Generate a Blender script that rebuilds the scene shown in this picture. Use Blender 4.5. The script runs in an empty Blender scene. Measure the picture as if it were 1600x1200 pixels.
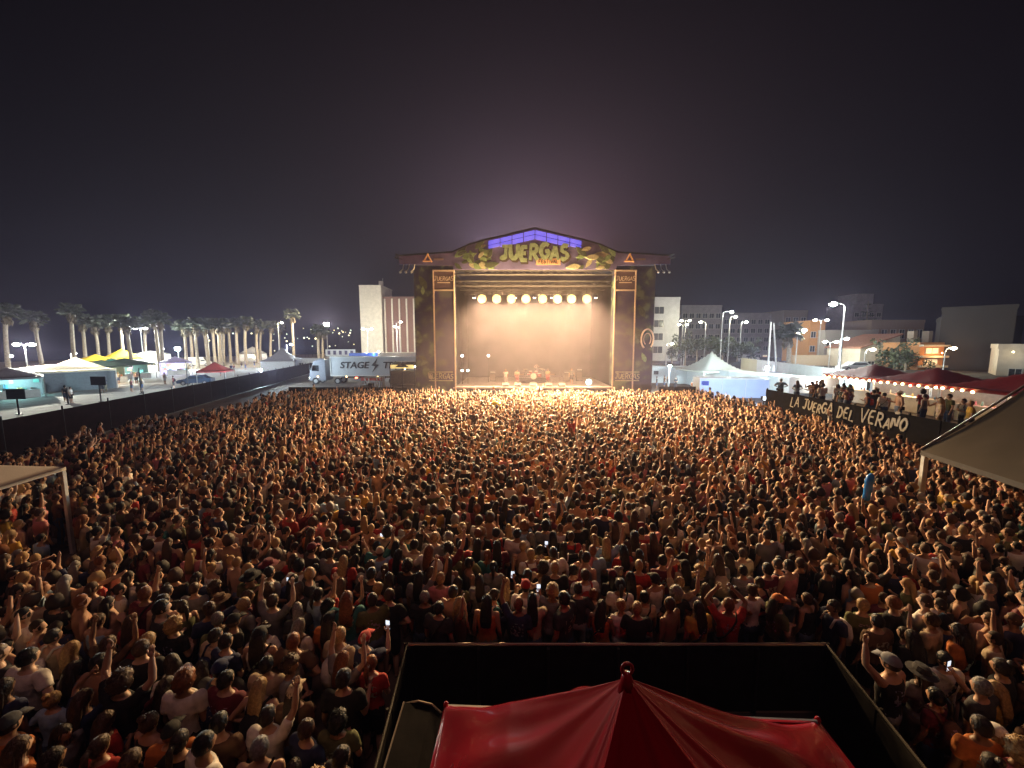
import bpy, bmesh, math, random
import numpy as np
from mathutils import Vector, Matrix, noise

random.seed(7); np.random.seed(7)
R = math.radians
scene = bpy.context.scene
C = scene.collection

# ------------------------------------------------------------------ camera
CAM_H, F_PX, PITCH = 6.2, 601.0, R(6.08)
cam_d = bpy.data.cameras.new('camera'); cam = bpy.data.objects.new('camera', cam_d); C.objects.link(cam)
cam.location = (0, 0, CAM_H); cam.rotation_euler = (math.pi/2 - PITCH, 0, 0)
cam_d.sensor_width = 36; cam_d.lens = F_PX/1600*36; cam_d.clip_start = .05; cam_d.clip_end = 2000
scene.camera = cam

# ------------------------------------------------------------------ night sky, added fill light, exposure
w = bpy.data.worlds.new('World'); scene.world = w; w.use_nodes = True
nt = w.node_tree; bg = nt.nodes['Background']
sky = nt.nodes.new('ShaderNodeTexSky'); sky.sky_type = 'NISHITA'; sky.sun_disc = False
sky.sun_elevation = R(-4); sky.sun_rotation = R(200)
mixs = nt.nodes.new('ShaderNodeMix'); mixs.data_type = 'RGBA'; mixs.inputs[0].default_value = .5
mixs.inputs[7].default_value = (.075, .05, .095, 1)
nt.links.new(sky.outputs[0], mixs.inputs[6]); nt.links.new(mixs.outputs[2], bg.inputs[0])
bg.inputs[1].default_value = .05
sun_d = bpy.data.lights.new('red_fill_sun', 'SUN'); sun_d.energy = .2; sun_d.angle = R(12); sun_d.color = (1, .46, .42)  # added reddish fill from above and behind the camera
sun = bpy.data.objects.new('red_fill_sun', sun_d); C.objects.link(sun); sun.rotation_euler = (R(16), 0, R(20))
vs = scene.view_settings; vs.view_transform = 'Standard'; vs.look = 'None'; vs.exposure = 0; vs.gamma = 1; vs.use_curve_mapping = False
cy = scene.cycles
cy.use_denoising = True; cy.max_bounces = 4; cy.diffuse_bounces = 2; cy.glossy_bounces = 2; cy.transmission_bounces = 3
cy.volume_bounces = 0; cy.transparent_max_bounces = 6; cy.sample_clamp_indirect = 4; cy.caustics_reflective = False; cy.caustics_refractive = False
cy.volume_step_rate = 1.0; cy.volume_max_steps = 96
UP_W = 10000.
BLINDER_W, WASH_W, HAZE_D, SMOKE_D, LM, SPILL_W, DRIFT_D = 70000., 160., .0004, .02, 5., 1400., .0026

# ------------------------------------------------------------------ helpers
_c, _s = math.cos(PITCH), math.sin(PITCH)
def ray(px, py):
    u, v = (px-800)/F_PX, (600-py)/F_PX
    return Vector((u, _c + v*_s, -_s + v*_c))
def at(px, py, d):                  # point seen at photo pixel px,py standing d metres ahead
    r = ray(px, py); return Vector((0, 0, CAM_H)) + r*(d/r.y)
def on(px, py, z=0.):               # same at height z
    r = ray(px, py); return Vector((0, 0, CAM_H)) + r*((z-CAM_H)/r.z)

MATS = {}
def mat(name, col, rough=.6, metal=0., var=.12, scale=6., bump=0., emit=None, estr=0., spec=.5, trans=0., coat=0., objcol=False, attr=None):
    if name in MATS: return MATS[name]
    m = bpy.data.materials.new(name); m.use_nodes = True; n = m.node_tree; b = n.nodes['Principled BSDF']
    b.inputs['Roughness'].default_value = rough; b.inputs['Metallic'].default_value = metal
    b.inputs['Specular IOR Level'].default_value = spec
    if trans: b.inputs['Transmission Weight'].default_value = trans
    if coat: b.inputs['Coat Weight'].default_value = coat
    tc = n.nodes.new('ShaderNodeTexCoord'); nz = n.nodes.new('ShaderNodeTexNoise')
    nz.inputs['Scale'].default_value = scale; nz.inputs['Detail'].default_value = 5
    n.links.new(tc.outputs['Object'], nz.inputs['Vector'])
    if objcol:
        src = n.nodes.new('ShaderNodeObjectInfo').outputs['Color']
    elif attr:
        a = n.nodes.new('ShaderNodeAttribute'); a.attribute_name = attr; src = a.outputs['Color']
    else:
        rg = n.nodes.new('ShaderNodeRGB'); rg.outputs[0].default_value = (*col, 1); src = rg.outputs[0]
    mr = n.nodes.new('ShaderNodeMapRange'); mr.inputs[1].default_value = .3; mr.inputs[2].default_value = .7
    mr.inputs[3].default_value = 1-var; mr.inputs[4].default_value = 1+var
    n.links.new(nz.outputs[0], mr.inputs[0])
    mx = n.nodes.new('ShaderNodeVectorMath'); mx.operation = 'SCALE'
    n.links.new(src, mx.inputs[0]); n.links.new(mr.outputs[0], mx.inputs['Scale'])
    n.links.new(mx.outputs[0], b.inputs['Base Color'])
    if bump:
        bp = n.nodes.new('ShaderNodeBump'); bp.inputs['Strength'].default_value = bump; bp.inputs['Distance'].default_value = .02
        n.links.new(nz.outputs[0], bp.inputs['Height']); n.links.new(bp.outputs[0], b.inputs['Normal'])
    if emit:
        b.inputs['Emission Color'].default_value = (*emit, 1); b.inputs['Emission Strength'].default_value = estr
    MATS[name] = m; return m

class MB:
    def __init__(s): s.v = []; s.f = []
    def add(s, vs, fs):
        o = len(s.v); s.v += [tuple(p) for p in vs]; s.f += [tuple(i+o for i in f) for f in fs]; return s
    def box(s, c, d, rz=0., rx=0.):
        hx, hy, hz = d[0]/2, d[1]/2, d[2]/2
        M = Matrix.Translation(c) @ Matrix.Rotation(rz, 4, 'Z') @ Matrix.Rotation(rx, 4, 'X')
        P = [M @ Vector((x, y, z)) for z in (-hz, hz) for y in (-hy, hy) for x in (-hx, hx)]
        return s.add(P, [(0,2,3,1),(4,5,7,6),(0,1,5,4),(2,6,7,3),(0,4,6,2),(1,3,7,5)])
    def tube(s, pts, rad, n=8, cap=True):
        pts = [Vector(p) for p in pts]
        if not hasattr(rad, '__len__'): rad = [rad]*len(pts)
        vs, fs = [], []; up = Vector((0, 0, 1)); prev = None
        for i, p in enumerate(pts):
            t = (pts[min(i+1, len(pts)-1)] - pts[max(i-1, 0)]).normalized()
            if prev is None:
                a = t.cross(up) if abs(t.z) < .95 else t.cross(Vector((0, 1, 0)))
            else: a = prev - t*prev.dot(t)
            a.normalize(); prev = a; b = t.cross(a)
            for k in range(n):
                q = 2*math.pi*k/n; vs.append(p + a*(math.cos(q)*rad[i]) + b*(math.sin(q)*rad[i]))
        for i in range(len(pts)-1):
            for k in range(n):
                fs.append((i*n+k, i*n+(k+1) % n, (i+1)*n+(k+1) % n, (i+1)*n+k))
        if cap: fs += [tuple(range(n-1, -1, -1)), tuple(range((len(pts)-1)*n, len(pts)*n))]
        return s.add(vs, fs)
    def loft(s, rings, n=14):           # rings (cx,cy,cz,rx,ry)
        vs, fs = [], []
        for cx, cy_, cz, rx, ry in rings:
            for k in range(n):
                q = 2*math.pi*k/n; vs.append((cx+rx*math.cos(q), cy_+ry*math.sin(q), cz))
        for i in range(len(rings)-1):
            for k in range(n): fs.append((i*n+k, i*n+(k+1) % n, (i+1)*n+(k+1) % n, (i+1)*n+k))
        fs += [tuple(range(n-1, -1, -1)), tuple(range((len(rings)-1)*n, len(rings)*n))]
        return s.add(vs, fs)
    def ball(s, c, r, nu=12, nv=8):
        if not hasattr(r, '__len__'): r = (r, r, r)
        vs = [(c[0], c[1], c[2]-r[2])]; fs = []
        for j in range(1, nv):
            t = math.pi*j/nv - math.pi/2
            for k in range(nu):
                q = 2*math.pi*k/nu
                vs.append((c[0]+r[0]*math.cos(t)*math.cos(q), c[1]+r[1]*math.cos(t)*math.sin(q), c[2]+r[2]*math.sin(t)))
        vs.append((c[0], c[1], c[2]+r[2])); L = len(vs)-1
        for k in range(nu):
            fs.append((0, 1+(k+1) % nu, 1+k)); fs.append((L, L-nu+k, L-nu+(k+1) % nu))
        for j in range(nv-2):
            for k in range(nu):
                a = 1+j*nu; fs.append((a+k, a+(k+1) % nu, a+nu+(k+1) % nu, a+nu+k))
        return s.add(vs, fs)
    def cyl(s, c, r, h, n=16, r2=None, axis='Z'):
        r2 = r if r2 is None else r2; vs = []
        for z, q in ((0, r), (h, r2)):
            for k in range(n):
                t = 2*math.pi*k/n; a, b = q*math.cos(t), q*math.sin(t)
                p = {'Z': (a, b, z), 'Y': (a, z, b), 'X': (z, a, b)}[axis]
                vs.append((c[0]+p[0], c[1]+p[1], c[2]+p[2]))
        fs = [(k, (k+1) % n, n+(k+1) % n, n+k) for k in range(n)] + [tuple(range(n-1, -1, -1)), tuple(range(n, 2*n))]
        return s.add(vs, fs)
    def prism(s, poly, y0, y1):          # polygon in xz, thickness along y
        n = len(poly); vs = [(x, y0, z) for x, z in poly] + [(x, y1, z) for x, z in poly]
        return s.add(vs, [tuple(range(n)), tuple(range(2*n-1, n-1, -1))] + [(k, n+k, n+(k+1) % n, (k+1) % n) for k in range(n)])
    def truss(s, a, b, w=.4, n=None, r=.035):
        a, b = Vector(a), Vector(b); t = (b-a).normalized()
        u = t.cross(Vector((0, 0, 1))) if abs(t.z) < .9 else t.cross(Vector((0, 1, 0)))
        u.normalize(); v = t.cross(u); n = n or max(2, int((b-a).length/w/1.6))
        off = [(u+v)*w/2, (u-v)*w/2, (-u-v)*w/2, (-u+v)*w/2]
        for o in off: s.tube([a+o, b+o], r, 4)
        for i in range(n):
            p, q = a+(b-a)*(i/n), a+(b-a)*((i+1)/n)
            for k in range(4):
                x, y = (k, (k+1) % 4) if i % 2 == 0 else ((k+1) % 4, k)
                s.tube([p+off[x], q+off[y]], r*.6, 3, cap=False)
        return s
    def mesh(s, name):
        me = bpy.data.meshes.new(name); me.from_pydata(s.v, [], s.f); me.update(); return me
    def build(s, name, m, parent=None, smooth=False, loc=None, rz=None):
        me = s.mesh(name)
        if smooth: me.polygons.foreach_set('use_smooth', [True]*len(me.polygons))
        return put(name, me, m, parent, loc, rz)

def put(name, me, m, parent=None, loc=None, rz=None):
    if m and not me.materials: me.materials.append(m)
    o = bpy.data.objects.new(name, me); C.objects.link(o); o.parent = parent
    if loc is not None: o.location = loc
    if rz is not None: o.rotation_euler = (0, 0, rz)
    return o
def tag(o, label=None, cat=None, group=None, kind=None):
    if label: o['label'] = label
    if cat: o['category'] = cat
    if group: o['group'] = group
    if kind: o['kind'] = kind
    return o
def thing(name, label, cat, loc=(0, 0, 0), rz=0., group=None):
    o = bpy.data.objects.new(name, None); C.objects.link(o); o.location = loc; o.rotation_euler = (0, 0, rz)
    o.empty_display_size = .2
    return tag(o, label, cat, group)
def copy_tree(o, parent=None):
    c = o.copy(); C.objects.link(c); c.parent = parent
    for ch in o.children: copy_tree(ch, c)
    return c
def lamp(kind, name, loc, energy, col, parent=None, size=.12, spot=None, blend=1., aim=None):
    d = bpy.data.lights.new(name, kind); d.energy = energy; d.color = col
    d.shadow_soft_size = size
    if kind == 'SPOT': d.spot_size = spot; d.spot_blend = blend
    o = bpy.data.objects.new(name, d); C.objects.link(o); o.parent = parent; o.location = loc
    if aim is not None: o.rotation_euler = (Vector(aim)).to_track_quat('-Z', 'Y').to_euler()
    return o
def text_mesh(body, size, ext=.01, shear=0., off=0., spacing=1., bold=0.):
    cu = bpy.data.curves.new('lettering', 'FONT'); cu.body = body; cu.size = size; cu.extrude = ext; cu.shear = shear
    cu.align_x = 'CENTER'; cu.align_y = 'CENTER'; cu.space_character = spacing; cu.offset = bold; cu.resolution_u = 3
    o = bpy.data.objects.new('lettering_tmp', cu); C.objects.link(o)
    dg = bpy.context.evaluated_depsgraph_get(); dg.update()
    me = bpy.data.meshes.new_from_object(o.evaluated_get(dg)); bpy.data.objects.remove(o); bpy.data.curves.remove(cu)
    me.materials.clear()
    return me
def lettering(name, body, size, loc, m, parent, rz=0., ext=.01, shear=0., spacing=1., bold=0., sx=1.):
    o = put(name, text_mesh(body, size, ext, shear, spacing=spacing, bold=bold), m, parent, loc)
    o.rotation_euler = (math.pi/2, 0, rz); o.scale = (sx, 1, 1); return o
def remesh(mb, voxel, target, smooth=4, name='tmp'):
    me = mb.mesh(name); o = bpy.data.objects.new(name, me); C.objects.link(o)
    a = o.modifiers.new('r', 'REMESH'); a.mode = 'VOXEL'; a.voxel_size = voxel; a.use_smooth_shade = True
    b = o.modifiers.new('s', 'SMOOTH'); b.iterations = smooth; b.factor = .5
    dg = bpy.context.evaluated_depsgraph_get(); dg.update()
    full = bpy.data.meshes.new_from_object(o.evaluated_get(dg)); bpy.data.objects.remove(o)
    return full
def decimate(me, target, name):
    full_t = sum(len(p.vertices)-2 for p in me.polygons)
    o = bpy.data.objects.new(name, me); C.objects.link(o)
    d = o.modifiers.new('d', 'DECIMATE'); d.ratio = min(1., target/full_t); d.use_collapse_triangulate = True
    dg = bpy.context.evaluated_depsgraph_get(); dg.update()
    out = bpy.data.meshes.new_from_object(o.evaluated_get(dg)); bpy.data.objects.remove(o)
    out.name = name; out.polygons.foreach_set('use_smooth', [True]*len(out.polygons)); return out

# ------------------------------------------------------------------ body shapes for the crowd (mesh data only, linked later)
def arm(sx, d1, d2, sh=.185, z=1.415):
    s = Vector((sx*sh, 0, z)); d1 = Vector((d1[0]*sx, d1[1], d1[2])).normalized(); d2 = Vector((d2[0]*sx, d2[1], d2[2])).normalized()
    e = s + d1*.29; return s, e, e + d2*.25, d2
DOWN = ((.16, -.05, -1), (.05, .35, -1)); UP = ((.55, .35, .8), (-.12, .15, 1)); CLAP = ((.5, .5, .75), (-.75, .25, .75))
PHONE = ((.2, .75, -.45), (-.35, .55, .9)); HIP = ((.75, -.2, -.8), (-.85, .3, -.45)); FRONT = ((.25, .1, -1), (-.75, .75, .1))
CUP = ((.2, .1, -1), (-.1, .9, .35)); OUT = ((.9, .1, .15), (.9, .3, .3)); FIST = ((.4, .3, .85), (.1, .1, 1))
POSES = [('hands down', DOWN, DOWN), ('both arms raised', UP, UP), ('hands clapping overhead', CLAP, CLAP), ('right fist raised', DOWN, FIST),
         ('left arm raised', UP, DOWN), ('hands folded in front', FRONT, FRONT), ('hands on hips', HIP, HIP), ('a phone held up', DOWN, PHONE),
         ('right arm held out', DOWN, OUT), ('a cup in hand', DOWN, CUP)]
HEAD = Vector((0, .02, 1.63))
def fingers(mb, w, d, sx):
    d = d.normalized(); a = Vector((1, 0, 0)); a = (a - d*a.dot(d)).normalized() if abs(d.x) < .9 else Vector((0, 1, 0)); b = d.cross(a)
    k0 = w + d*.085
    for i, (o, L) in enumerate(((-.03, .062), (-.01, .075), (.01, .07), (.028, .054))):
        p = k0 + a*o; mb.tube([p - d*.02, p + d*L*.55, p + d*L*.9 + b*L*.3*sx], [.0095, .0085, .006], 5)
    p = w + d*.03 + a*(-.03*sx)
    mb.tube([p, p + d*.035 - a*.03*sx, p + d*.065 - a*.035*sx], [.012, .0105, .007], 5)
def person_parts(build, pose):
    fem = build == 1; sh = .165 if fem else .19
    T = [(.84, .165, .115), (.93, .175 if fem else .165, .12), (1.03, .135 if fem else .155, .1), (1.12, .13 if fem else .155, .1), (1.24, .15 if fem else .172, .115),
         (1.34, .155 if fem else .182, .112), (1.41, .15 if fem else .175, .09), (1.455, .11, .07), (1.49, .06, .058)]
    body = MB(); body.loft([(0, 0, z, rx, ry) for z, rx, ry in T], 16)
    body.tube([(0, -.005, 1.44), (0, .01, 1.58)], [.058, .05], 10)
    body.ball(HEAD, (.076, .094, .112), 16, 12); body.ball((0, .05, 1.568), (.052, .055, .05)); body.ball((0, .118, 1.612), (.014, .02, .026), 8, 6)
    body.ball((0, .1, 1.65), (.05, .02, .012), 8, 6); body.ball((0, .1, 1.572), (.028, .014, .009), 8, 6)
    for s in (-1, 1): body.ball((s*.078, .012, 1.62), (.012, .022, .032), 8, 6)
    top, bot, hands = MB(), MB(), MB()
    top.loft([(0, 0, z, rx+.014, ry+.014) for z, rx, ry in T if .85 < z < 1.47] , 16)
    tank = MB(); tank.loft([(0, 0, z, rx+.012, ry+.012) for z, rx, ry in T if .85 < z < 1.43], 16)
    bot.loft([(0, 0, z, rx+.012, ry+.012) for z, rx, ry in T[:3]], 16)
    for s, (d1, d2) in ((-1, pose[1]), (1, pose[2])):
        S, E, W, D = arm(s, d1, d2, sh)
        k = .86 if fem else 1.
        body.ball(S, .062*k, 10, 8)
        body.tube([S, S*.5+E*.5, E, E*.6+W*.4, W], [.056*k, .052*k, .042*k, .043*k, .03*k], 10)
        body.ball(W + D*.05, (.036, .036, .042), 8, 6)
        fingers(hands, W, D, s)
        top.ball(S, .078*k, 10, 8); top.tube([S, S*.35+E*.65], [.075*k, .07*k], 10)
        tank.tube([(s*.09, .01, 1.38), (s*.085, 0, 1.465)], .03, 6)
        H, K, A = Vector((s*.088, 0, .88)), Vector((s*.095, .015, .48)), Vector((s*.1, -.02, .09))
        body.tube([H, H*.5+K*.5, K, K*.6+A*.4, A], [.088, .075, .056, .058, .036], 10); body.ball((s*.1, .055, .042), (.045, .125, .042), 10, 6)
        bot.tube([H, H*.5+K*.5, K*1.0], [.102, .09, .078], 10) if fem or pose[0][0] in 'hb' else bot.tube([H, H*.5+K*.5, K, A+Vector((0, 0, .03))], [.102, .09, .074, .062], 10)
    return body, hands, top, tank, bot
def join_meshes(a, mb, name):
    v = [tuple(x.co) for x in a.vertices] + mb.v; n = len(a.vertices)
    f = [tuple(p.vertices) for p in a.polygons] + [tuple(i+n for i in q) for q in mb.f]
    me = bpy.data.meshes.new(name); me.from_pydata(v, [], f); me.update()
    me.polygons.foreach_set('use_smooth', [True]*len(me.polygons)); return me

skin_m = mat('skin', (.5, .3, .2), .5, var=.08, scale=14, objcol=True)
cloth_m = mat('clothing', (.3, .3, .3), .85, var=.22, scale=9, bump=.9, objcol=True)
def add_print(m):      # faded tour prints on the back or chest of some shirts
    n = m.node_tree; b = n.nodes['Principled BSDF']; src = b.inputs['Base Color'].links[0].from_socket
    oi = n.nodes.new('ShaderNodeObjectInfo'); tc = n.nodes.new('ShaderNodeTexCoord'); sp = n.nodes.new('ShaderNodeSeparateXYZ'); n.links.new(tc.outputs['Object'], sp.inputs[0])
    def M(op, a, c):
        q = n.nodes.new('ShaderNodeMath'); q.operation = op
        for k, x in enumerate((a, c)):
            if isinstance(x, (int, float)): q.inputs[k].default_value = x
            else: n.links.new(x, q.inputs[k])
        return q.outputs[0]
    ax = M('ABSOLUTE', sp.outputs[0], 0); inx = M('LESS_THAN', ax, .115); dz = M('ABSOLUTE', M('SUBTRACT', sp.outputs[2], 1.235), 0); inz = M('LESS_THAN', dz, .12)
    nz = n.nodes.new('ShaderNodeTexNoise'); nz.noise_dimensions = '4D'; nz.inputs['Scale'].default_value = 22; nz.inputs['Detail'].default_value = 2; n.links.new(tc.outputs['Object'], nz.inputs['Vector'])
    n.links.new(M('MULTIPLY', oi.outputs['Random'], 50.), nz.inputs['W']); ink = M('GREATER_THAN', nz.outputs[0], .55)
    on_ = M('LESS_THAN', oi.outputs['Random'], .38); f = M('MULTIPLY', M('MULTIPLY', inx, inz), M('MULTIPLY', ink, on_)); f = M('MULTIPLY', f, .7)
    hs = n.nodes.new('ShaderNodeCombineColor'); hs.mode = 'HSV'; n.links.new(M('FRACT', M('MULTIPLY', oi.outputs['Random'], 37.), 0), hs.inputs[0]); hs.inputs[1].default_value = .35; hs.inputs[2].default_value = .55
    mx = n.nodes.new('ShaderNodeMix'); mx.data_type = 'RGBA'; n.links.new(f, mx.inputs[0]); n.links.new(src, mx.inputs[6]); n.links.new(hs.outputs[0], mx.inputs[7]); n.links.new(mx.outputs[2], b.inputs['Base Color'])
add_print(cloth_m)
def crumple(me, a1=.016, a2=.007):
    for v in me.vertices:
        p = v.co; k = a1*noise.noise(Vector((p.x*7, p.y*7, p.z*11))) + a2*noise.noise(Vector((p.x*18, p.y*18, p.z*26))); v.co = p + v.normal*(k+.003)
    return me
hair_m = mat('hair', (.05, .03, .02), .45, var=.35, scale=40, bump=.6, objcol=True)

BODY, LOD = {}, {}
for b in (0, 1):
    for i, ps in enumerate(POSES):
        body, hands, top, tank, bot = person_parts(b, ps)
        fb, ft, fk, fo = remesh(body, .016, 0, 3), remesh(top, .022, 0, 5), remesh(tank, .022, 0, 4), remesh(bot, .024, 0, 4)
        hi = {'body': join_meshes(decimate(fb, 2200, 'person_body'), hands, 'person_body'), 'top': crumple(decimate(ft, 1300, 'shirt')),
              'tank': crumple(decimate(fk, 700, 'tank_top'), .008, .004), 'bot': crumple(decimate(fo, 500, 'legwear'), .01, .004)}
        for k, m_ in (('body', skin_m), ('top', cloth_m), ('tank', cloth_m), ('bot', cloth_m)): hi[k].materials.append(m_)
        BODY[b, i] = hi
        LOD[b, i, 1] = {'body': decimate(fb, 120, 'l'), 'top': decimate(ft, 50, 'l'), 'tank': decimate(fk, 40, 'l'), 'bot': decimate(fo, 22, 'l')}
        LOD[b, i, 0] = {'body': decimate(fb, 260, 'l'), 'top': decimate(ft, 84, 'l'), 'tank': decimate(fk, 70, 'l'), 'bot': decimate(fo, 40, 'l')}
        for q in (fb, ft, fk, fo): bpy.data.meshes.remove(q)

def hair_mesh(style, lo=False):
    mb = MB(); nu, nv = (9, 6) if lo else (34, 20); c = HEAD
    cap = MB(); r = {'curly': (.115, .125, .135)}.get(style, (.083, .1, .119))
    cap.ball((0, c.y-.008, c.z+.008), r, nu, nv)
    keep = []
    for f in cap.f:
        m = sum((Vector(cap.v[i]) for i in f), Vector())/len(f)
        if m.y > .055 and m.z < c.z+.05: continue
        if m.z < c.z-.055 and style in ('short', 'cap', 'buzz'): continue
        keep.append(f)
    mb.add(cap.v, keep)
    rnd = random.Random(len(style))
    n = 6 if lo else 20
    if style == 'long':
        mb.loft([(0, -.05, 1.68, .07, .04), (0, -.062, 1.6, .088, .05), (0, -.085, 1.48, .1, .045), (.005, -.115, 1.36, .1, .035), (.01, -.125, 1.24, .075, .022)], n)
    if style == 'pony':
        mb.tube([(0, -.08, 1.69), (0, -.135, 1.67), (0, -.15, 1.55), (0, -.13, 1.42)], [.03, .035, .032, .012], n-2)
    if style == 'bun': mb.ball((0, -.06, 1.755), (.045, .045, .04), n-2, 6)
    if style != 'buzz':
        for i, p in enumerate(mb.v):
            d = Vector(p) - c; q = Vector(p); az = math.atan2(q.x, -q.y)
            if q.z > 1.5: k = 1 + (.2*noise.noise(q*30)+.1*noise.noise(q*60) if style == 'curly' else .07*noise.noise(Vector((az*9, q.z*10, 1))) + .05*noise.noise(q*38)); mb.v[i] = tuple(c + d*k)
            else: mb.v[i] = tuple(q + Vector((.012*noise.noise(Vector((az*6, q.z*9, 2))), .018*noise.noise(Vector((az*8, q.z*7, 5))), 0)))
    if not lo and style != 'buzz':
        rs_ = random.Random(style)
        for q in range(170):
            az = rs_.uniform(0, 2*math.pi); el = rs_.uniform(.15, 1.45) if style != 'curly' else rs_.uniform(-.3, 1.5)
            d = Vector((math.cos(az)*math.cos(el), math.sin(az)*math.cos(el), math.sin(el)))
            if d.y > .55 and d.z < .7: continue
            rr = Vector((.087, .103, .12))*(1.22 if style == 'curly' else 1.0); p = c + Vector((d.x*rr.x, d.y*rr.y-.008, d.z*rr.z+.008))
            tang = Vector((d.x*.5+rs_.gauss(0, .25), d.y*.5-.35+rs_.gauss(0, .2), -.9)); tang = (tang - d*tang.dot(d)).normalized()
            L = {'short': .055, 'curly': .05, 'pony': .09, 'bun': .08}.get(style, rs_.uniform(.22, .42)); w_ = rs_.uniform(.005, .011); sd = tang.cross(d).normalized(); P = [p]
            for k in range(1, 5):
                arc = min(k*L/4, .13); dk = (d + tang*(arc/.1)).normalized(); n_ = c + Vector((dk.x*rr.x, dk.y*rr.y-.008, dk.z*rr.z+.008))*(1.015+.008*k)
                if k*L/4 > .13: n_ += Vector((0, -.01*k, -(k*L/4-.13)))
                if style == 'curly': n_ += Vector((rs_.gauss(0, .01), rs_.gauss(0, .01), rs_.gauss(0, .01)))
                P.append(n_)
            vs_ = []
            for k, x in enumerate(P): t_ = w_*(1-k/4.6); vs_ += [x+sd*t_, x-sd*t_]
            mb.add(vs_, [(2*k, 2*k+1, 2*k+3, 2*k+2) for k in range(4)])
    me = mb.mesh('hair_'+style); me.polygons.foreach_set('use_smooth', [True]*len(me.polygons)); me.materials.append(hair_m); return me
STYLES = ['short', 'short', 'long', 'pony', 'bun', 'curly', 'buzz']
HAIR = {s: hair_mesh(s) for s in set(STYLES)}; HAIR_LO = {s: hair_mesh(s, True) for s in set(STYLES)}
def cap_mesh():
    mb = MB(); dome = MB(); dome.ball((0, .012, 1.655), (.09, .108, .105), 16, 10)
    mb.add(dome.v, [f for f in dome.f if sum(dome.v[i][2] for i in f)/len(f) > 1.655])
    mb.loft([(0, .012, 1.652, .091, .109), (0, .012, 1.664, .092, .11)], 16); mb.box((0, .135, 1.662), (.13, .11, .01), rx=R(-8))
    me = mb.mesh('cap'); me.polygons.foreach_set('use_smooth', [True]*len(me.polygons)); me.materials.append(cloth_m); return me
def brim_mesh():
    mb = MB(); mb.loft([(0, .012, 1.65, .1, .115), (0, .012, 1.7, .097, .112), (0, .012, 1.755, .075, .09), (0, .012, 1.768, .03, .04)], 16)
    mb.loft([(0, .012, 1.655, .175, .19), (0, .012, 1.672, .098, .113)], 16)
    me = mb.mesh('sun_hat'); me.materials.append(cloth_m); return me
CAP, BRIM = cap_mesh(), brim_mesh()
def pack_mesh():
    mb = MB(); mb.loft([(0, -.17, .98, .11, .05), (0, -.19, 1.0, .14, .085), (0, -.2, 1.15, .145, .095), (0, -.185, 1.32, .13, .075), (0, -.16, 1.38, .09, .04)], 14)
    for s in (-1, 1): mb.tube([(s*.1, -.13, 1.36), (s*.11, -.05, 1.475), (s*.115, .06, 1.45), (s*.12, .125, 1.3)], .018, 6)
    me = mb.mesh('backpack'); me.polygons.foreach_set('use_smooth', [True]*len(me.polygons)); me.materials.append(cloth_m); return me
def strap_mesh():
    mb = MB(); P = [Vector((.13, .03, 1.485)), Vector((.09, -.11, 1.42)), Vector((0, -.145, 1.28)), Vector((-.1, -.13, 1.13)), Vector((-.185, -.03, 1.0))]
    mb.tube(P, .016, 5); mb.box((-.215, 0, .92), (.06, .2, .17)); me = mb.mesh('bag_strap'); me.materials.append(cloth_m); return me
PACK, STRAP = pack_mesh(), strap_mesh()
def phone_mesh():
    mb = MB(); mb.box((0, 0, 0), (.075, .009, .15)); me = mb.mesh('phone'); return me

# colour names: linear base colours
TOPS = [('black', (.012, .012, .014), 9), ('charcoal', (.04, .04, .045), 4), ('white', (.75, .73, .7), 5), ('grey', (.22, .22, .23), 3), ('navy', (.02, .03, .09), 3),
        ('burgundy', (.14, .015, .03), 3), ('red', (.42, .03, .025), 3), ('orange', (.55, .17, .04), 1), ('mustard', (.55, .33, .05), 1), ('pink', (.6, .22, .24), 2),
        ('light blue', (.3, .45, .62), 2), ('olive', (.12, .13, .05), 2), ('beige', (.5, .4, .28), 3), ('brown', (.13, .07, .04), 2), ('teal', (.03, .18, .19), 1)]
HAIRC = [('black', (.008, .007, .007), 4), ('dark brown', (.025, .014, .009), 5), ('brown', (.07, .035, .018), 4), ('blond', (.42, .27, .12), 2), ('ginger', (.22, .07, .02), 1), ('grey', (.25, .24, .23), 1)]
SKINS = [(.55, .34, .24), (.48, .28, .19), (.6, .4, .3), (.4, .22, .14), (.28, .15, .09), (.52, .31, .2)]
LEGS = [(.02, .02, .025), (.05, .08, .16), (.12, .16, .26), (.2, .17, .12), (.01, .01, .01), (.3, .3, .3)]
def pick(rnd, L): return rnd.choices(L, weights=[q[2] for q in L])[0]
HAIRWORDS = {'short': 'short {} hair', 'long': 'long {} hair', 'pony': '{} ponytail', 'bun': '{} hair bun', 'curly': 'curly {} hair', 'buzz': 'cropped {} hair'}
used_labels = set()
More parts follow.
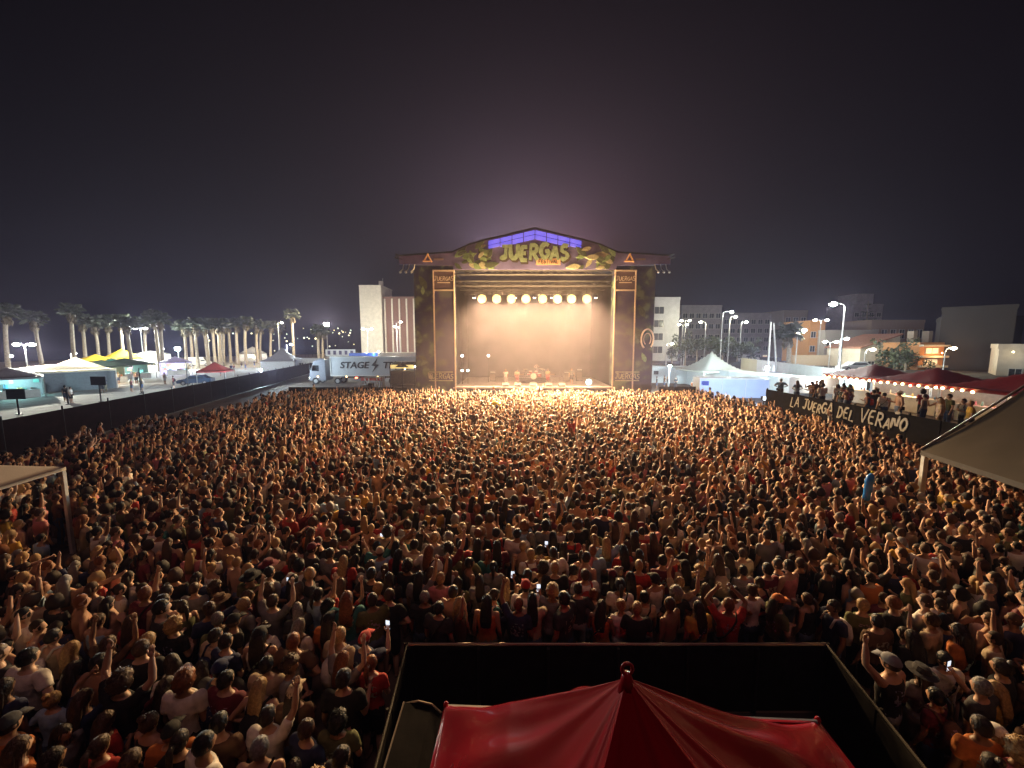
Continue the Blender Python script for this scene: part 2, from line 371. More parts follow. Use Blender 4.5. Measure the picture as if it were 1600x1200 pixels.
def make_person(loc, rz, rnd, place, group, poses=None, tops=None, scale=None, label=None):
    for _ in range(600):
        b = rnd.choice((0, 0, 1)); i = rnd.choices(range(len(POSES)), weights=[10, 1.2, .6, .7, .7, 6, 3, .7, .5, 2.5])[0] if poses is None else rnd.choice(poses)
        tn, tc, _w = pick(rnd, TOPS) if tops is None else rnd.choice(tops)
        kind = rnd.choices(('top', 'tank', 'bare'), weights=(8, 1.3, 0 if b or tops else .5))[0]
        st = rnd.choice(STYLES); hat = rnd.choices((None, 'cap', 'sun hat'), weights=(30, 2, .6))[0]
        if b == 0 and st in ('pony', 'bun'): st = 'short'
        if b == 1 and st in ('short', 'buzz'): st = 'long'
        hn, hc, _w = pick(rnd, HAIRC); hcol = pick(rnd, TOPS)
        ht = f'{hcol[0]} {hat}' if hat else HAIRWORDS[st].format(hn)
        wear = {'top': f'{tn} t-shirt', 'tank': f'{tn} tank top', 'bare': 'no shirt'}[kind]
        lab = label or f'person with {ht}, {wear}, {POSES[i][0]}, {place}'
        if len(lab.split()) > 16: lab = f'person with {ht}, {wear}, {place}'
        if lab not in used_labels and len(lab.split()) <= 16: break
    used_labels.add(lab)
    H = BODY[b, i]; sk = rnd.choice(SKINS)
    o = put('person', H['body'], skin_m, None, loc, rz); o.color = (*sk, 1)
    s = (scale or rnd.gauss(1.0, .04)) * (.95 if b else 1.); o.scale = (s*rnd.uniform(.95, 1.12), s*rnd.uniform(.95, 1.1), s)
    if hat:
        h = put(hat.replace(' ', '_'), CAP if hat == 'cap' else BRIM, cloth_m, o); h.color = (*hcol[1], 1)
    h = put('hair', HAIR['buzz' if hat and st in ('curly', 'short', 'bun') else st], hair_m, o); h.color = (*hc, 1)
    if kind != 'bare':
        t = put('shirt' if kind == 'top' else 'tank_top', H[kind], cloth_m, o); t.color = (*tc, 1)
    t = put('legwear', H['bot'], cloth_m, o); t.color = (*rnd.choice(LEGS), 1)
    if rnd.random() < .09: q = put('backpack', PACK, cloth_m, o); q.color = (*pick(rnd, TOPS)[1], 1)
    elif rnd.random() < .12: q = put('bag_strap', STRAP, cloth_m, o); q.color = (.02, .018, .016, 1)
    tag(o, lab, 'person', group); return o, b, i

# ------------------------------------------------------------------ materials of the place
asphalt = mat('asphalt', (.05, .05, .052), .85, var=.3, scale=3, bump=.3)
dirt = mat('packed_dirt', (.09, .07, .055), .95, var=.35, scale=1.2, bump=.4)
road_m = mat('road_concrete', (.3, .3, .3), .8, var=.2, scale=.8, bump=.2)
sand_m = mat('promenade_paving', (.36, .32, .26), .85, var=.2, scale=1.5, bump=.2)
black_cloth = mat('black_cloth', (.006, .0055, .0065), .95, var=.4, scale=5, bump=.4, spec=.15)
black_steel = mat('black_steel', (.02, .02, .022), .45, .6, var=.2)
steel = mat('galvanised_steel', (.5, .5, .5), .4, .8, var=.15)
alu = mat('aluminium', (.6, .6, .62), .35, .85, var=.1)
white_paint = mat('white_paint', (.72, .72, .7), .5, var=.08, scale=2)
white_cloth = mat('white_canvas', (.72, .7, .66), .7, var=.1, scale=3, bump=.3)
tan_cloth = mat('tan_canvas', (.4, .34, .28), .75, var=.15, scale=3, bump=.3)
rubber = mat('rubber', (.015, .015, .015), .8)
glass = mat('dark_glass', (.02, .025, .03), .08, spec=.8)
rendered = mat('cream_render', (.55, .49, .4), .85, var=.12, scale=1, bump=.2)
def glow(name, col, s): return mat(name, (.8, .8, .8), .4, emit=col, estr=s)

def print_mat(name, dark, mid, light, scale):
    m = bpy.data.materials.new(name); m.use_nodes = True; n = m.node_tree; b = n.nodes['Principled BSDF']; b.inputs['Roughness'].default_value = .8; b.inputs['Specular IOR Level'].default_value = .2
    tc = n.nodes.new('ShaderNodeTexCoord'); wp = n.nodes.new('ShaderNodeTexNoise'); wp.inputs['Scale'].default_value = scale*.8
    mp = n.nodes.new('ShaderNodeVectorMath'); mp.operation = 'MULTIPLY_ADD'; mp.inputs[1].default_value = (1.3, 1.3, 1.3)
    n.links.new(tc.outputs['Object'], wp.inputs['Vector']); n.links.new(wp.outputs['Color'], mp.inputs[0]); n.links.new(tc.outputs['Object'], mp.inputs[2])
    vo = n.nodes.new('ShaderNodeTexVoronoi'); vo.inputs['Scale'].default_value = scale; n.links.new(mp.outputs[0], vo.inputs['Vector'])
    nz = n.nodes.new('ShaderNodeTexNoise'); nz.inputs['Scale'].default_value = scale*.45; nz.inputs['Detail'].default_value = 4; nz.inputs['Distortion'].default_value = .8; n.links.new(tc.outputs['Object'], nz.inputs['Vector'])
    ad = n.nodes.new('ShaderNodeMath'); ad.operation = 'MULTIPLY_ADD'; ad.inputs[1].default_value = -.35; n.links.new(vo.outputs['Distance'], ad.inputs[0]); n.links.new(nz.outputs[0], ad.inputs[2])
    cr = n.nodes.new('ShaderNodeValToRGB'); e = cr.color_ramp.elements
    e[0].position = .22; e[0].color = (*dark, 1); e[1].position = .5; e[1].color = (*light, 1); k = e.new(.36); k.color = (*mid, 1)
    n.links.new(ad.outputs[0], cr.inputs[0]); n.links.new(cr.outputs[0], b.inputs['Base Color']); MATS[name] = m; return m
jungle = print_mat('jungle_print_fabric', (.04, .045, .1), (.06, .08, .095), (.16, .23, .15), 1.1)
jungle_dim = print_mat('jungle_print_scrim', (.05, .045, .11), (.065, .06, .12), (.1, .11, .12), .8)

# ------------------------------------------------------------------ brush lettering
LET = {'A': [[(0,0),(.45,1)],[(.45,1),(.85,0)],[(.12,.36),(.75,.36)]], 'C': [[(.8,.85),(.45,1),(.1,.7),(.1,.3),(.45,0),(.8,.15)]], 'D': [[(.1,0),(.12,1)],[(.0,1),(.55,.95),(.8,.5),(.5,.05),(.0,0)]],
 'E': [[(.75,1),(.12,.98),(.08,.02),(.78,0)],[(.1,.52),(.62,.52)]], 'F': [[(.75,1),(.12,.98),(.08,0)],[(.1,.52),(.62,.52)]], 'G': [[(.8,.85),(.45,1),(.1,.7),(.1,.3),(.45,0),(.8,.2),(.8,.48),(.5,.48)]],
 'I': [[(.3,1),(.28,0)]], 'J': [[(.15,1),(.9,1)],[(.6,1),(.58,.25),(.35,0),(.05,.22)]], 'L': [[(.15,1),(.1,.03),(.75,0)]], 'N': [[(.08,0),(.12,1),(.72,0),(.8,1)]],
 'O': [[(.45,1),(.1,.7),(.1,.3),(.45,0),(.8,.3),(.8,.7),(.45,1)]], 'R': [[(.1,0),(.14,1)],[(.05,.98),(.6,.98),(.72,.72),(.55,.5),(.12,.48)],[(.35,.48),(.8,0)]],
 'S': [[(.75,.88),(.45,1),(.12,.8),(.2,.56),(.65,.44),(.76,.2),(.45,0),(.08,.12)]], 'T': [[(0,1),(.85,.98)],[(.43,1),(.4,0)]], 'U': [[(.08,1),(.1,.25),(.42,0),(.75,.25),(.8,1)]],
 'V': [[(.05,1),(.4,0)],[(.4,0),(.85,1)]], '~': [[(.2,1.16),(.4,1.27),(.5,1.15),(.72,1.28)]]}
def brush_text(s, h, wd=.13, slant=.2, gap=.18, seed=1, jit=.05, depth=.006):
    rnd = random.Random(seed); mb = MB(); x = 0.; k = 0
    for ch in s:
        if ch == ' ': x += .5*h; continue
        strokes = LET['N']+LET['~'] if ch == '+' else LET[ch]
        sc = rnd.uniform(1-jit*1.5, 1+jit*2); dy = rnd.uniform(-jit, jit)
        adv = .5 if ch == 'I' else .85
        for st in strokes:
            pts = [Vector(((px*sc+(py*slant))*h*.72 + x, 0, (py*sc+dy)*h)) for px, py in st]
            # smooth a little
            if len(pts) > 3:
                q = [pts[0]]
                for a, b in zip(pts[:-1], pts[1:]): q += [a*.75+b*.25, a*.25+b*.75]
                pts = q + [pts[-1]]
            vs = []
            for i, p in enumerate(pts):
                t = (pts[min(i+1, len(pts)-1)]-pts[max(i-1, 0)]).normalized(); nrm = Vector((-t.z, 0, t.x))
                e = .75 + .5*rnd.random() if jit > .01 else 1.
                wdh = wd*h*e*.5*(1 if 0 < i < len(pts)-1 else .8); k += 1
                off = depth*(1+.03*k)
                vs += [p+nrm*wdh, p-nrm*wdh, p+nrm*wdh+Vector((0, -off, 0)), p-nrm*wdh+Vector((0, -off, 0))]
            fs = []
            for i in range(len(pts)-1):
                a = i*4; b = a+4
                fs += [(a+2, a+3, b+3, b+2), (a, b, b+1, a+1), (a, a+2, b+2, b), (a+1, b+1, b+3, a+3)]
            L = (len(pts)-1)*4; fs += [(0, 1, 3, 2), (L, L+2, L+3, L+1)]
            mb.add(vs, fs)
        x += (adv*.72+gap)*h*sc
    x -= gap*h
    mb.v = [(p[0]-x/2, p[1], p[2]-h/2) for p in mb.v]; mb.width = x
    return mb

# ------------------------------------------------------------------ the setting: ground, road, promenade, sea
def sheet(name, pts, z, m, sub=0):
    mb = MB(); mb.add([(x, y, z) for x, y in pts], [tuple(range(len(pts)))]); o = mb.build(name, m); return tag(o, kind='structure')
sheet('ground', [(-400, -60), (400, -60), (400, 480), (-400, 480)], 0, asphalt)
sheet('festival_ground', [(-30, -20), (34, -20), (34, 62), (-34, 62)], .004, dirt)
sheet('service_road', [(-74, -10), (-28, -10), (-29.2, 26), (-41, 78), (-52, 112), (-78, 84), (-66, 45)], .008, road_m)
sheet('promenade', [(-140, 20), (-62, 20), (-67, 45), (-78, 84), (-54, 112), (-36, 200), (-100, 230), (-170, 120)], .012, sand_m)
water = mat('sea_water', (.006, .008, .012), .12, var=.1, bump=.3, scale=.3)
sheet('sea', [(-398, -40), (-180, -40), (-172, 120), (-104, 240), (-60, 400), (-40, 478), (-398, 478)], .016, water)
em = [(17, 90), (53, 87), (42.5, 40), (42.5, 18), (170, 18), (170, 170), (17, 170)]
mb = MB(); n_ = len(em); mb.add([(x, y, 0) for x, y in em]+[(x, y, 2.) for x, y in em], [tuple(range(n_, 2*n_))]+[(k, (k+1) % n_, n_+(k+1) % n_, n_+k) for k in range(n_)])
tag(mb.build('street_embankment', asphalt), kind='structure')
# kerb of the promenade
kb = MB(); kp = [(-62, 20), (-67, 45), (-78, 84)]
for a, b in zip(kp[:-1], kp[1:]):
    a, b = Vector((*a, 0)), Vector((*b, 0)); m_ = (a+b)/2; d = b-a
    kb.box((m_.x, m_.y, .06), (.3, d.length, .13), rz=math.atan2(-d.x, d.y))
tag(kb.build('kerb', sand_m), kind='structure')

# ------------------------------------------------------------------ the stage
SX, SY = 2.3, 40.
st = thing('concert_stage', 'large open air concert stage with jungle print towers and green lettered gable', 'stage', (SX, SY, 0))
deck_m = mat('stage_deck', (.3, .27, .3), .35, var=.15, scale=2)
MB().box((0, 6, 1.53), (16.9, 12, .14)).build('deck', deck_m, st)
sk = MB()
for i in range(14): sk.box((-7.85+i*1.207, -.02 + .02*(i % 2), .72), (1.2, .03, 1.44))
sk.build('skirt', black_cloth, st)
MB().box((0, 12.2, 7), (19, .1, 14)).build('backdrop', black_cloth, st)
for s in (-1, 1): MB().box((s*8.35, 6.6, 7), (.1, 11, 13)).build('side_drape', black_cloth, st)
truss_m = mat('truss_dark', (.05, .05, .055), .6, .3)
for s in (-1, 1):
    for yy in (.4, 11.5):
        t = MB(); t.truss((s*8.7, yy, 0), (s*8.7, yy, 14.2), .5); t.build('roof_tower', truss_m, st)
for yy in (1.3, 4.5, 8.):
    t = MB(); t.truss((-8.2, yy, 12.4), (8.2, yy, 12.4), .5); t.build('light_truss', truss_m, st)
t = MB(); t.truss((-8.2, .25, 13.35), (8.2, .25, 13.35), .42); t.build('front_truss', truss_m, st)
# roof skin and fascia
def roof_z(x):
    x = abs(x); return float(np.interp(x, [0, 4.6, 6.6, 8.4, 13.7], [17.55, 16.5, 15.95, 15.2, 14.85]))
xs = [-13.7, -10, -8.4, -6.6, -4.6, -2.3, 0, 2.3, 4.6, 6.6, 8.4, 10, 13.7]
rf = MB(); vs_ = [(x, yy, roof_z(x)+.1+dz) for dz in (0, .15) for yy in (.1, 12.6) for x in xs]; n_ = len(xs)
fs_ = []
for i in range(n_-1):
    fs_ += [(i, i+1, n_+i+1, n_+i), (2*n_+i, 3*n_+i, 3*n_+i+1, 2*n_+i+1), (i, 2*n_+i, 2*n_+i+1, i+1), (n_+i, n_+i+1, 3*n_+i+1, 3*n_+i)]
rf.add(vs_, fs_); rf.build('roof', mat('roof_skin', (.03, .028, .035), .7), st)
fa = MB(); fa.prism([(x, roof_z(x)+.02) for x in xs] + [(13.7, 14.1), (8.3, 14.0), (8.2, 13.6), (-8.2, 13.6), (-8.3, 14.0), (-13.7, 14.1)], -.1, 0.)
fascia = fa.build('fascia', mat('fascia_fabric', (.15, .14, .34), .8, var=.35, scale=.6), st)
for s in (-1, 1):
    for k in range(3):
        hk = MB(); p0 = Vector((s*(13.2-k*.55), -.15, 14.1)); hk.tube([p0, p0+Vector((s*.1, -.1, -.5)), p0+Vector((s*.35, -.15, -.75))], .05, 5); hk.ball(p0+Vector((s*.35, -.15, -.8)), .13, 8, 6); hk.build('chain_motor', steel, st)
    MB().truss((s*12.2, .4, 14.5), (s*14.1, -.1, 14.95), .35).build('roof_outrigger', truss_m, st)
# blue panels under the gable edge, their blue light put in as emission
blue = mat('blue_emissive_panel', (.2, .2, .6), .5, emit=(.12, .12, 1.), estr=.85, var=.2, scale=2)
cols = [-4.7, -3.5, -2.3, -1.15, 0, 1.15, 2.3, 3.5, 4.7]
for i in range(8):
    a, b = cols[i]+.05, cols[i+1]-.05
    for r0, r1 in ((.12, .5), (.58, .98 if abs(i-3.5) < 2.6 else .86)):
        p = MB(); p.prism([(a, roof_z(a)-r1), (b, roof_z(b)-r1), (b, roof_z(b)-r0), (a, roof_z(a)-r0)], -.16, -.105); p.build('blue_panel', blue, st)
green_print = mat('green_lettering', (.3, .42, .25), .7, var=.3, scale=3); peach = mat('peach_lettering', (.85, .52, .28), .7); dark_print = mat('dark_print', (.05, .04, .03), .8)
def bt(name, s, h, loc, m_, parent, rz=0., **k):
    o = brush_text(s, h, **k).build(name, m_, parent, loc=loc); o.rotation_euler = (0, 0, rz); return o
bt('logo_lettering', 'JUERGAS', 1.35, (-.05, -.17, 15.25), green_print, st, wd=.3, slant=.05, gap=.1, seed=3, jit=.07)
bt('logo_lettering_shadow', 'JUERGAS', 1.42, (.06, -.125, 15.16), dark_print, st, wd=.4, slant=.05, gap=.062, seed=3, jit=.07)
MB().box((1.35, -.14, 14.35), (2.45, .04, .62)).build('logo_plate', peach, st)
bt('logo_lettering', 'FESTIVAL', .36, (1.35, -.165, 14.35), dark_print, st, wd=.16, slant=.1, gap=.1, seed=5, jit=.04)
# leaves printed round the logo
leaf_cols = [mat('leaf_print', (.24, .38, .17), .75, var=.3), mat('leaf_print_pale', (.5, .5, .33), .75, var=.3), mat('leaf_print_dark', (.07, .1, .05), .75, var=.3)]
rl = random.Random(4)
def leaf_poly(cx, cz, L, a, wd):
    P = []
    for t in (0, .15, .4, .7, 1, .7, .4, .15):
        P.append(t)
    out = []
    for i, t in enumerate(P):
        sgn = 1 if i <= 4 else -1; ww = wd*math.sin(math.pi*min(1, t**.8))*sgn*L
        out.append((cx + t*L*math.cos(a) - ww*math.sin(a), cz + t*L*math.sin(a) + ww*math.cos(a)))
    return out
for s in (-1, 1):
    for i in range(34):
        cx = s*rl.uniform(4.6, 8.1); cz = min(rl.uniform(13.8, 16.), roof_z(cx)-.5)
        L = rl.uniform(.7, 1.6); a = (0 if s < 0 else math.pi)+rl.uniform(-1.3, 1.3)
        p = leaf_poly(cx, cz, L, a, .2); p = [(x, max(13.62, min(z, roof_z(x)-.02))) for x, z in p]
        l = MB(); yy = -.12-.004*i; l.prism(p, yy, -.102); l.build('leaf', rl.choice(leaf_cols), fascia)
# towers either side: printed cloth, screens, logos
frame_m = mat('pale_frame', (.75, .62, .5), .5)
for s in (-1, 1):
    cx = s*10.3
    MB().box((cx, .9, 7), (4.05, 1.6, 14)).build('tower_cloth', jungle, st)
    for yy in (2.2, 5.):
        for xx in (-1.7, 1.7): MB().truss((cx+xx, yy, 0), (cx+xx, yy, 13.8), .4).build('tower_leg', truss_m, st)
    # sound wing cloth between frame bars
    ix = s*9.25
    MB().box((ix, .05, 6.9), (1.95, .06, 9.2)).build('scrim', jungle_dim, st)
    for dx in (-1.05, 1.05): MB().box((ix+dx, .02, 7.4), (.12, .12, 12.3)).build('frame_post', frame_m, st)
    for zz in (11.55, 13.5): MB().box((ix, -.02, zz), (2.2, .14, .14)).build('frame_bar', frame_m, st)
    MB().box((ix, .05, 12.5), (1.95, .05, 1.8)).build('logo_board', mat('logo_board', (.12, .08, .09), .7), st)
    bt('logo_lettering', 'JUERGAS', .42, (ix, .0, 12.7), frame_m, st, wd=.15, slant=.1, gap=.07, seed=6, jit=.05)
    MB().box((ix, .01, 12.32), (1.3, .02, .1)).build('logo_underline', frame_m, st)
    lx = s*9.7
    bt('logo_lettering', 'JUERGAS', .55, (lx, -.07, 2.75), leaf_cols[1], st, wd=.13, slant=.1, gap=.06, seed=8, jit=.05)
    for zz in (2.3, 3.2): MB().box((lx, -.075, zz), (2.5, .02, .08)).build('logo_outline', leaf_cols[1], st)
    # triangle emblem of three bars
    ex = -10.8 if s < 0 else 9.55
    for k in range(3):
        a = math.pi/2 + k*2*math.pi/3; a2 = a + 2*math.pi/3
        p, q = Vector((.42*math.cos(a), 0, .42*math.sin(a))), Vector((.42*math.cos(a2), 0, .42*math.sin(a2)))
        b_ = MB(); d_ = (q-p).normalized(); b_.tube([p-d_*.12, q+d_*.02], .085, 6); o_ = b_.build('emblem_bar', peach, st, loc=(ex, -.16, 14.62))
    MB().box((ex+1.1, -.13, 14.6), (1., .03, .18)).build('emblem_wording', mat('grey_print', (.3, .24, .26), .8), st)
    # big leaves printed on the towers
    for i in range(14):
        px_, pz_ = cx+rl.uniform(-1.6, 1.4), rl.uniform(.8, 13); a = rl.uniform(.3, 2.8); L = rl.uniform(.8, 1.9)
        pl = leaf_poly(px_, pz_, L, a, .22)
        pl = [(max(cx-2., min(cx+2., x)), z) for x, z in pl]
        outer = all((x-ix)*s > 1.15 for x, z in pl)
        if not outer: continue
        l = MB(); l.prism(pl, .095-.003*(i+1), .099); l.build('leaf', rl.choice(leaf_cols), st)
# ring shaped emblem on the right tower
rg = MB(); ctr = Vector((11.7, .07, 6.6))
for rr, ww in ((.85, .16), (.5, .1)):
    rg.tube([ctr+Vector((rr*.75*math.cos(t), 0, rr*math.sin(t)*1.2)) for t in np.linspace(-.9, 4.2, 22)], ww*.6, 6)
rg.build('ring_print', frame_m, st)

# blinders in a row, each one a lamp that lights the crowd
bl_m = mat('blinder_lens', (.03, .025, .01), .5, emit=(1., .66, .12), estr=2.4)
ORD = ['first', 'second', 'third', 'fourth', 'fifth', 'sixth', 'seventh', 'eighth']
bm_house, bm_yoke = MB(), MB()
bm_house.box((0, .22, 0), (.86, .3, .86)); bm_yoke.tube([(-.48, .2, 0), (-.48, .2, .6), (0, .2, .72), (.48, .2, .6), (.48, .2, 0)], .03, 5); bm_yoke.tube([(0, .2, .6), (0, .2, 1.2)], .025, 5)
me_h, me_y = bm_house.mesh('housing'), bm_yoke.mesh('yoke')
ml = MB()
ml.cyl((0, .0, 0), .44, .06, 24, axis='Y')
me_l = ml.mesh('lens')
for i, px in enumerate((753, 776, 799, 822, 848, 871, 893, 917)):
    p = at(px, 467, SY+1.25); b_ = thing('blinder_light', f'{ORD[i]} glowing yellow blinder light from left in the row above stage', 'stage light', p, 0, 'row of blinder lights')
    b_.rotation_euler = (R(0), 0, 0)
    put('housing', me_h, black_steel, b_); put('yoke', me_y, black_steel, b_); put('lens', me_l, bl_m, b_)
    lamp('SPOT', 'blinder_beam', (0, -.12, 0), BLINDER_W, (1., .64, .3), b_, .3, R(89), 1., aim=(.03*(i-3.5), -1, -1.25))
    lamp('POINT', 'added_spill_light', (0, -1.9, 0), SPILL_W, (1., .62, .26), b_, .3)  # bare added light without fixture, for the halo and stage front
# moving heads washing the stage
mh_m = glow('wash_lens', (1., .8, .75), 30)
for i, px in enumerate((741, 776, 805, 835, 862, 893, 931)):
    col = ((.55, .35, 1.), (1., .6, .24), (1., .64, .22), (1., .62, .2), (1., .64, .22), (.8, .5, .9), (.6, .38, 1.))[i]
    q = at(px, 467, SY+3.2); p = (q.x, q.y, 11.5); h = thing('wash_light', f'{ORD[i]} wash light from left on the inner stage truss', 'stage light', p, 0, 'wash lights on the inner truss')
    MB().cyl((0, 0, -.35), .16, .34, 12, .12).build('housing', black_steel, h); MB().cyl((0, 0, -.37), .14, .02, 12).build('lens', mh_m, h)
    MB().tube([(-.2, 0, -.2), (-.2, 0, .1), (.2, 0, .1), (.2, 0, -.2)], .025, 5).build('yoke', black_steel, h)
    lamp('SPOT', 'wash_beam', (0, 0, -.4), WASH_W*(1. if 0 < i < 6 else .7), col, h, .12, R(40), .9, aim=((3-i)*.05*(-1)**i, (.12, .3, .02, .34, .08, .26, .1)[i], -1))
# added lamps, unseen behind the roof, that make the smoke above it glow
for i, (x, yy, col) in enumerate(((-5., 11.2, (.85, .66, .85)), (0., 11.2, (1., .84, .8)), (5., 11.2, (1., .55, .68)))):
    p = (SX+x, SY+yy, roof_z(x)+.6); h = thing('added_roof_lamp', f'{ORD[i]} added smoke glow lamp from left, unseen behind the stage roof', 'stage light', p, 0, 'added lamps behind the stage roof')
    MB().cyl((0, 0, -.35), .13, .3, 12, .17).build('housing', black_steel, h); MB().ball((0, 0, .0), .13, 12, 8).build('lens', mh_m, h)
    lamp('POINT', 'added_roof_light', (0, 0, .25), UP_W, col, h, .2)

# ------------------------------------------------------------------ band and gear on the stage
DZ = 1.605
chrome = mat('chrome', (.7, .7, .7), .2, 1.)
drum_red = mat('drum_shell', (.35, .04, .05), .3, coat=.5)
dk = thing('drum_kit', 'drum kit with cymbals at the middle of the stage', 'drum kit', (SX+.2, SY+5.2, DZ))
MB().box((0, 0, .2), (3.4, 2.6, .4)).build('riser', black_steel, dk)
def drum(name, c, r, h, axis='Z'):
    d = MB().cyl(c, r, h, 18, axis=axis).build(name, drum_red, dk)
    e = .02; c2 = (c[0], c[1]-e, c[2]) if axis == 'Y' else (c[0], c[1], c[2]+h-e)
    MB().cyl(c2, r*1.03, 2*e, 18, axis=axis).build('drum_head', white_paint, d)
drum('bass_drum', (0, -.6, .75), .34, .5, 'Y'); drum('tom', (-.35, -.3, 1.1), .18, .22); drum('tom', (.3, -.3, 1.1), .18, .22); drum('floor_tom', (.75, .1, .6), .25, .42); drum('snare', (-.55, .1, .85), .19, .15)
for x, y, z, r in ((-.95, -.2, 1.55, .3), (.9, -.25, 1.6, .32), (-1.15, .3, 1.3, .22), (1.15, .35, 1.45, .3)):
    cst = MB(); cst.tube([(x, y, .4), (x, y, z)], .018, 5); s_ = cst.build('cymbal_stand', chrome, dk); MB().cyl((x, y, z), r, .02, 18, .04).build('cymbal', mat('brass', (.7, .5, .2), .3, 1.), s_)
def wedge(px, w_, lab):
    p = at(px, 604, SY+.7); o = MB(); o.prism([(-.3, 0), (.3, 0), (.3, .12), (-.05, .4), (-.3, .4)], -w_/2, w_/2)
    q = o.build('monitor_speaker', black_steel, None, loc=(p.x, SY+.75, DZ), rz=R(-90)); tag(q, lab, 'speaker', 'floor monitors on the stage front')
    g = MB().box((.13, 0, .27), (.4, w_*.86, .02)); g.v = [tuple(Matrix.Rotation(R(38), 4, 'Y') @ Vector((v[0]-.13, v[1], v[2]-.27)) + Vector((.14, 0, .275))) for v in g.v]; g.build('grille', mat('speaker_grille', (.03, .03, .03), .6), q)
for px, l in ((790, 'leftmost black floor monitor on the stage front edge'), (809, 'black floor monitor left of the drum kit on stage front'), (833, 'middle floor monitor in front of the drum kit'), (857, 'black floor monitor right of the drum kit on stage front'), (878, 'rightmost floor monitor on the stage front edge')):
    wedge(px, .7, l)
def amp(px, d, lab, h=1.25):
    p = at(px, 590, SY+d); a = thing('amplifier', lab, 'amplifier', (p.x, SY+d, DZ), 0, 'amplifiers at the back of the stage')
    MB().box((0, 0, h*.38), (.76, .4, h*.74)).build('cabinet', black_steel, a); MB().box((0, -.21, h*.38), (.66, .03, h*.64)).build('grille', mat('amp_grille', (.16, .14, .13), .9), a)
    MB().box((0, 0, h*.88), (.76, .34, h*.2)).build('head', black_steel, a); MB().box((0, -.18, h*.88), (.6, .02, h*.1)).build('control_panel', steel, a)
amp(770, 6.5, 'guitar amplifier left of the drummer'); amp(885, 6.2, 'guitar amplifier right of the drummer'); amp(905, 6.4, 'tall black amplifier near the right wing', 1.6)
def micstand(px, d, lab):
    p = at(px, 590, SY+d); m = thing('microphone_stand', lab, 'mic stand', (p.x, SY+d, DZ), 0, 'microphone stands')
    MB().cyl((0, 0, 0), .15, .03, 12).build('base', black_steel, m); MB().tube([(0, 0, 0), (0, 0, 1.25), (0, .3, 1.5)], .014, 5).build('pole', chrome, m); MB().tube([(0, .3, 1.5), (0, .42, 1.55)], [.018, .03], 6).build('microphone', black_steel, m)
micstand(788, 1.4, 'microphone stand in front of the singer'); micstand(812, 1.8, 'microphone stand before the left guitarist'); micstand(860, 1.8, 'microphone stand before the right guitarist'); micstand(875, 2.6, 'microphone stand to the right of the drum kit')
rp = random.Random(11)
def performer(px, d, pose, tops, lab, legs=(.02, .02, .02), z=DZ, rz=math.pi, guitar=False):
    p = at(px, 590, SY+d); o, b, i = make_person((p.x, SY+d, z), rz, rp, 'on stage', 'band on the stage', [pose], [tops]); o['label'] = lab
    for c in o.children:
        if c.name.startswith('legwear'): c.color = (*legs, 1)
    if guitar:
        g = thing('electric_guitar', lab.replace('person', 'guitar played by person', 1)[:70].rsplit(' ', 1)[0] if False else guitar, 'guitar', (p.x, SY+d, z), rz)
        gb = MB(); gb.prism([(-.2, -.14), (-.05, -.17), (.08, -.11), (.2, -.12), (.2, .1), (.08, .09), (-.05, .16), (-.2, .12)], 0, .05)
        gb.v = [(v[0]+.05, v[1]+.2, v[2]+1.05) for v in gb.v]; gb.build('guitar_body', mat('guitar_lacquer', (.5, .08, .04), .15, coat=1.), g)
        MB().box((-.42, .24, 1.2), (.62, .03, .05), 0).build('neck', mat('maple', (.4, .22, .1), .4), g); MB().box((-.78, .24, 1.2), (.17, .025, .09)).build('headstock', black_steel, g)
    return o
T = {t[0]: t for t in TOPS}
performer(790, 1.9, 7, T['white'], 'person singing at the left of the stage in white shirt', legs=(.5, .5, .5))
performer(808, 2.2, 5, T['beige'], 'person playing guitar left of drum kit in red trousers', legs=(.4, .05, .05), guitar='red electric guitar held left of the drum kit')
performer(856, 2.2, 5, T['beige'], 'person playing guitar right of drum kit in red trousers', legs=(.4, .05, .05), guitar='red electric guitar held right of the drum kit')
performer(838, 5.9, 2, T['black'], 'person drumming behind the drum kit', z=DZ+.25)
performer(893, 3.2, 0, T['grey'], 'person standing on the right of the stage by the amplifiers')
# small effect lamps at the sides of the stage floor
for px, py, d, col, lab in ((722, 579, 3.5, (.85, 1., .85), 'left one of two pale green lamps by the left stage wing'), (731, 579, 3.5, (.85, 1., .85), 'right one of two pale green lamps by the left stage wing'),
                            (722, 556, 3., (1., .9, 1.), 'small white lamp high by the left stage wing'), (763, 556, 5., (1., .85, .9), 'small pale lamp on a thin mast left of the singer'),
                            (920, 597, 1.4, (.5, 1., .85), 'mint green glowing floor lamp at the right stage edge')):
    p = at(px, py, SY+d); l = thing('effect_lamp', lab, 'stage light', (p.x, p.y, DZ)); hh = max(.12, p.z-DZ)
    MB().tube([(0, 0, 0), (0, 0, hh)], .03, 5).build('pole', black_steel, l); MB().box((0, .12, hh), (.3, .2, .3)).build('housing', black_steel, l)
    MB().cyl((0, 0, hh), .13 if py < 590 else .3, .03, 12, axis='Y').build('lens', glow('lens_'+str(px)+str(py), col, 14), l)

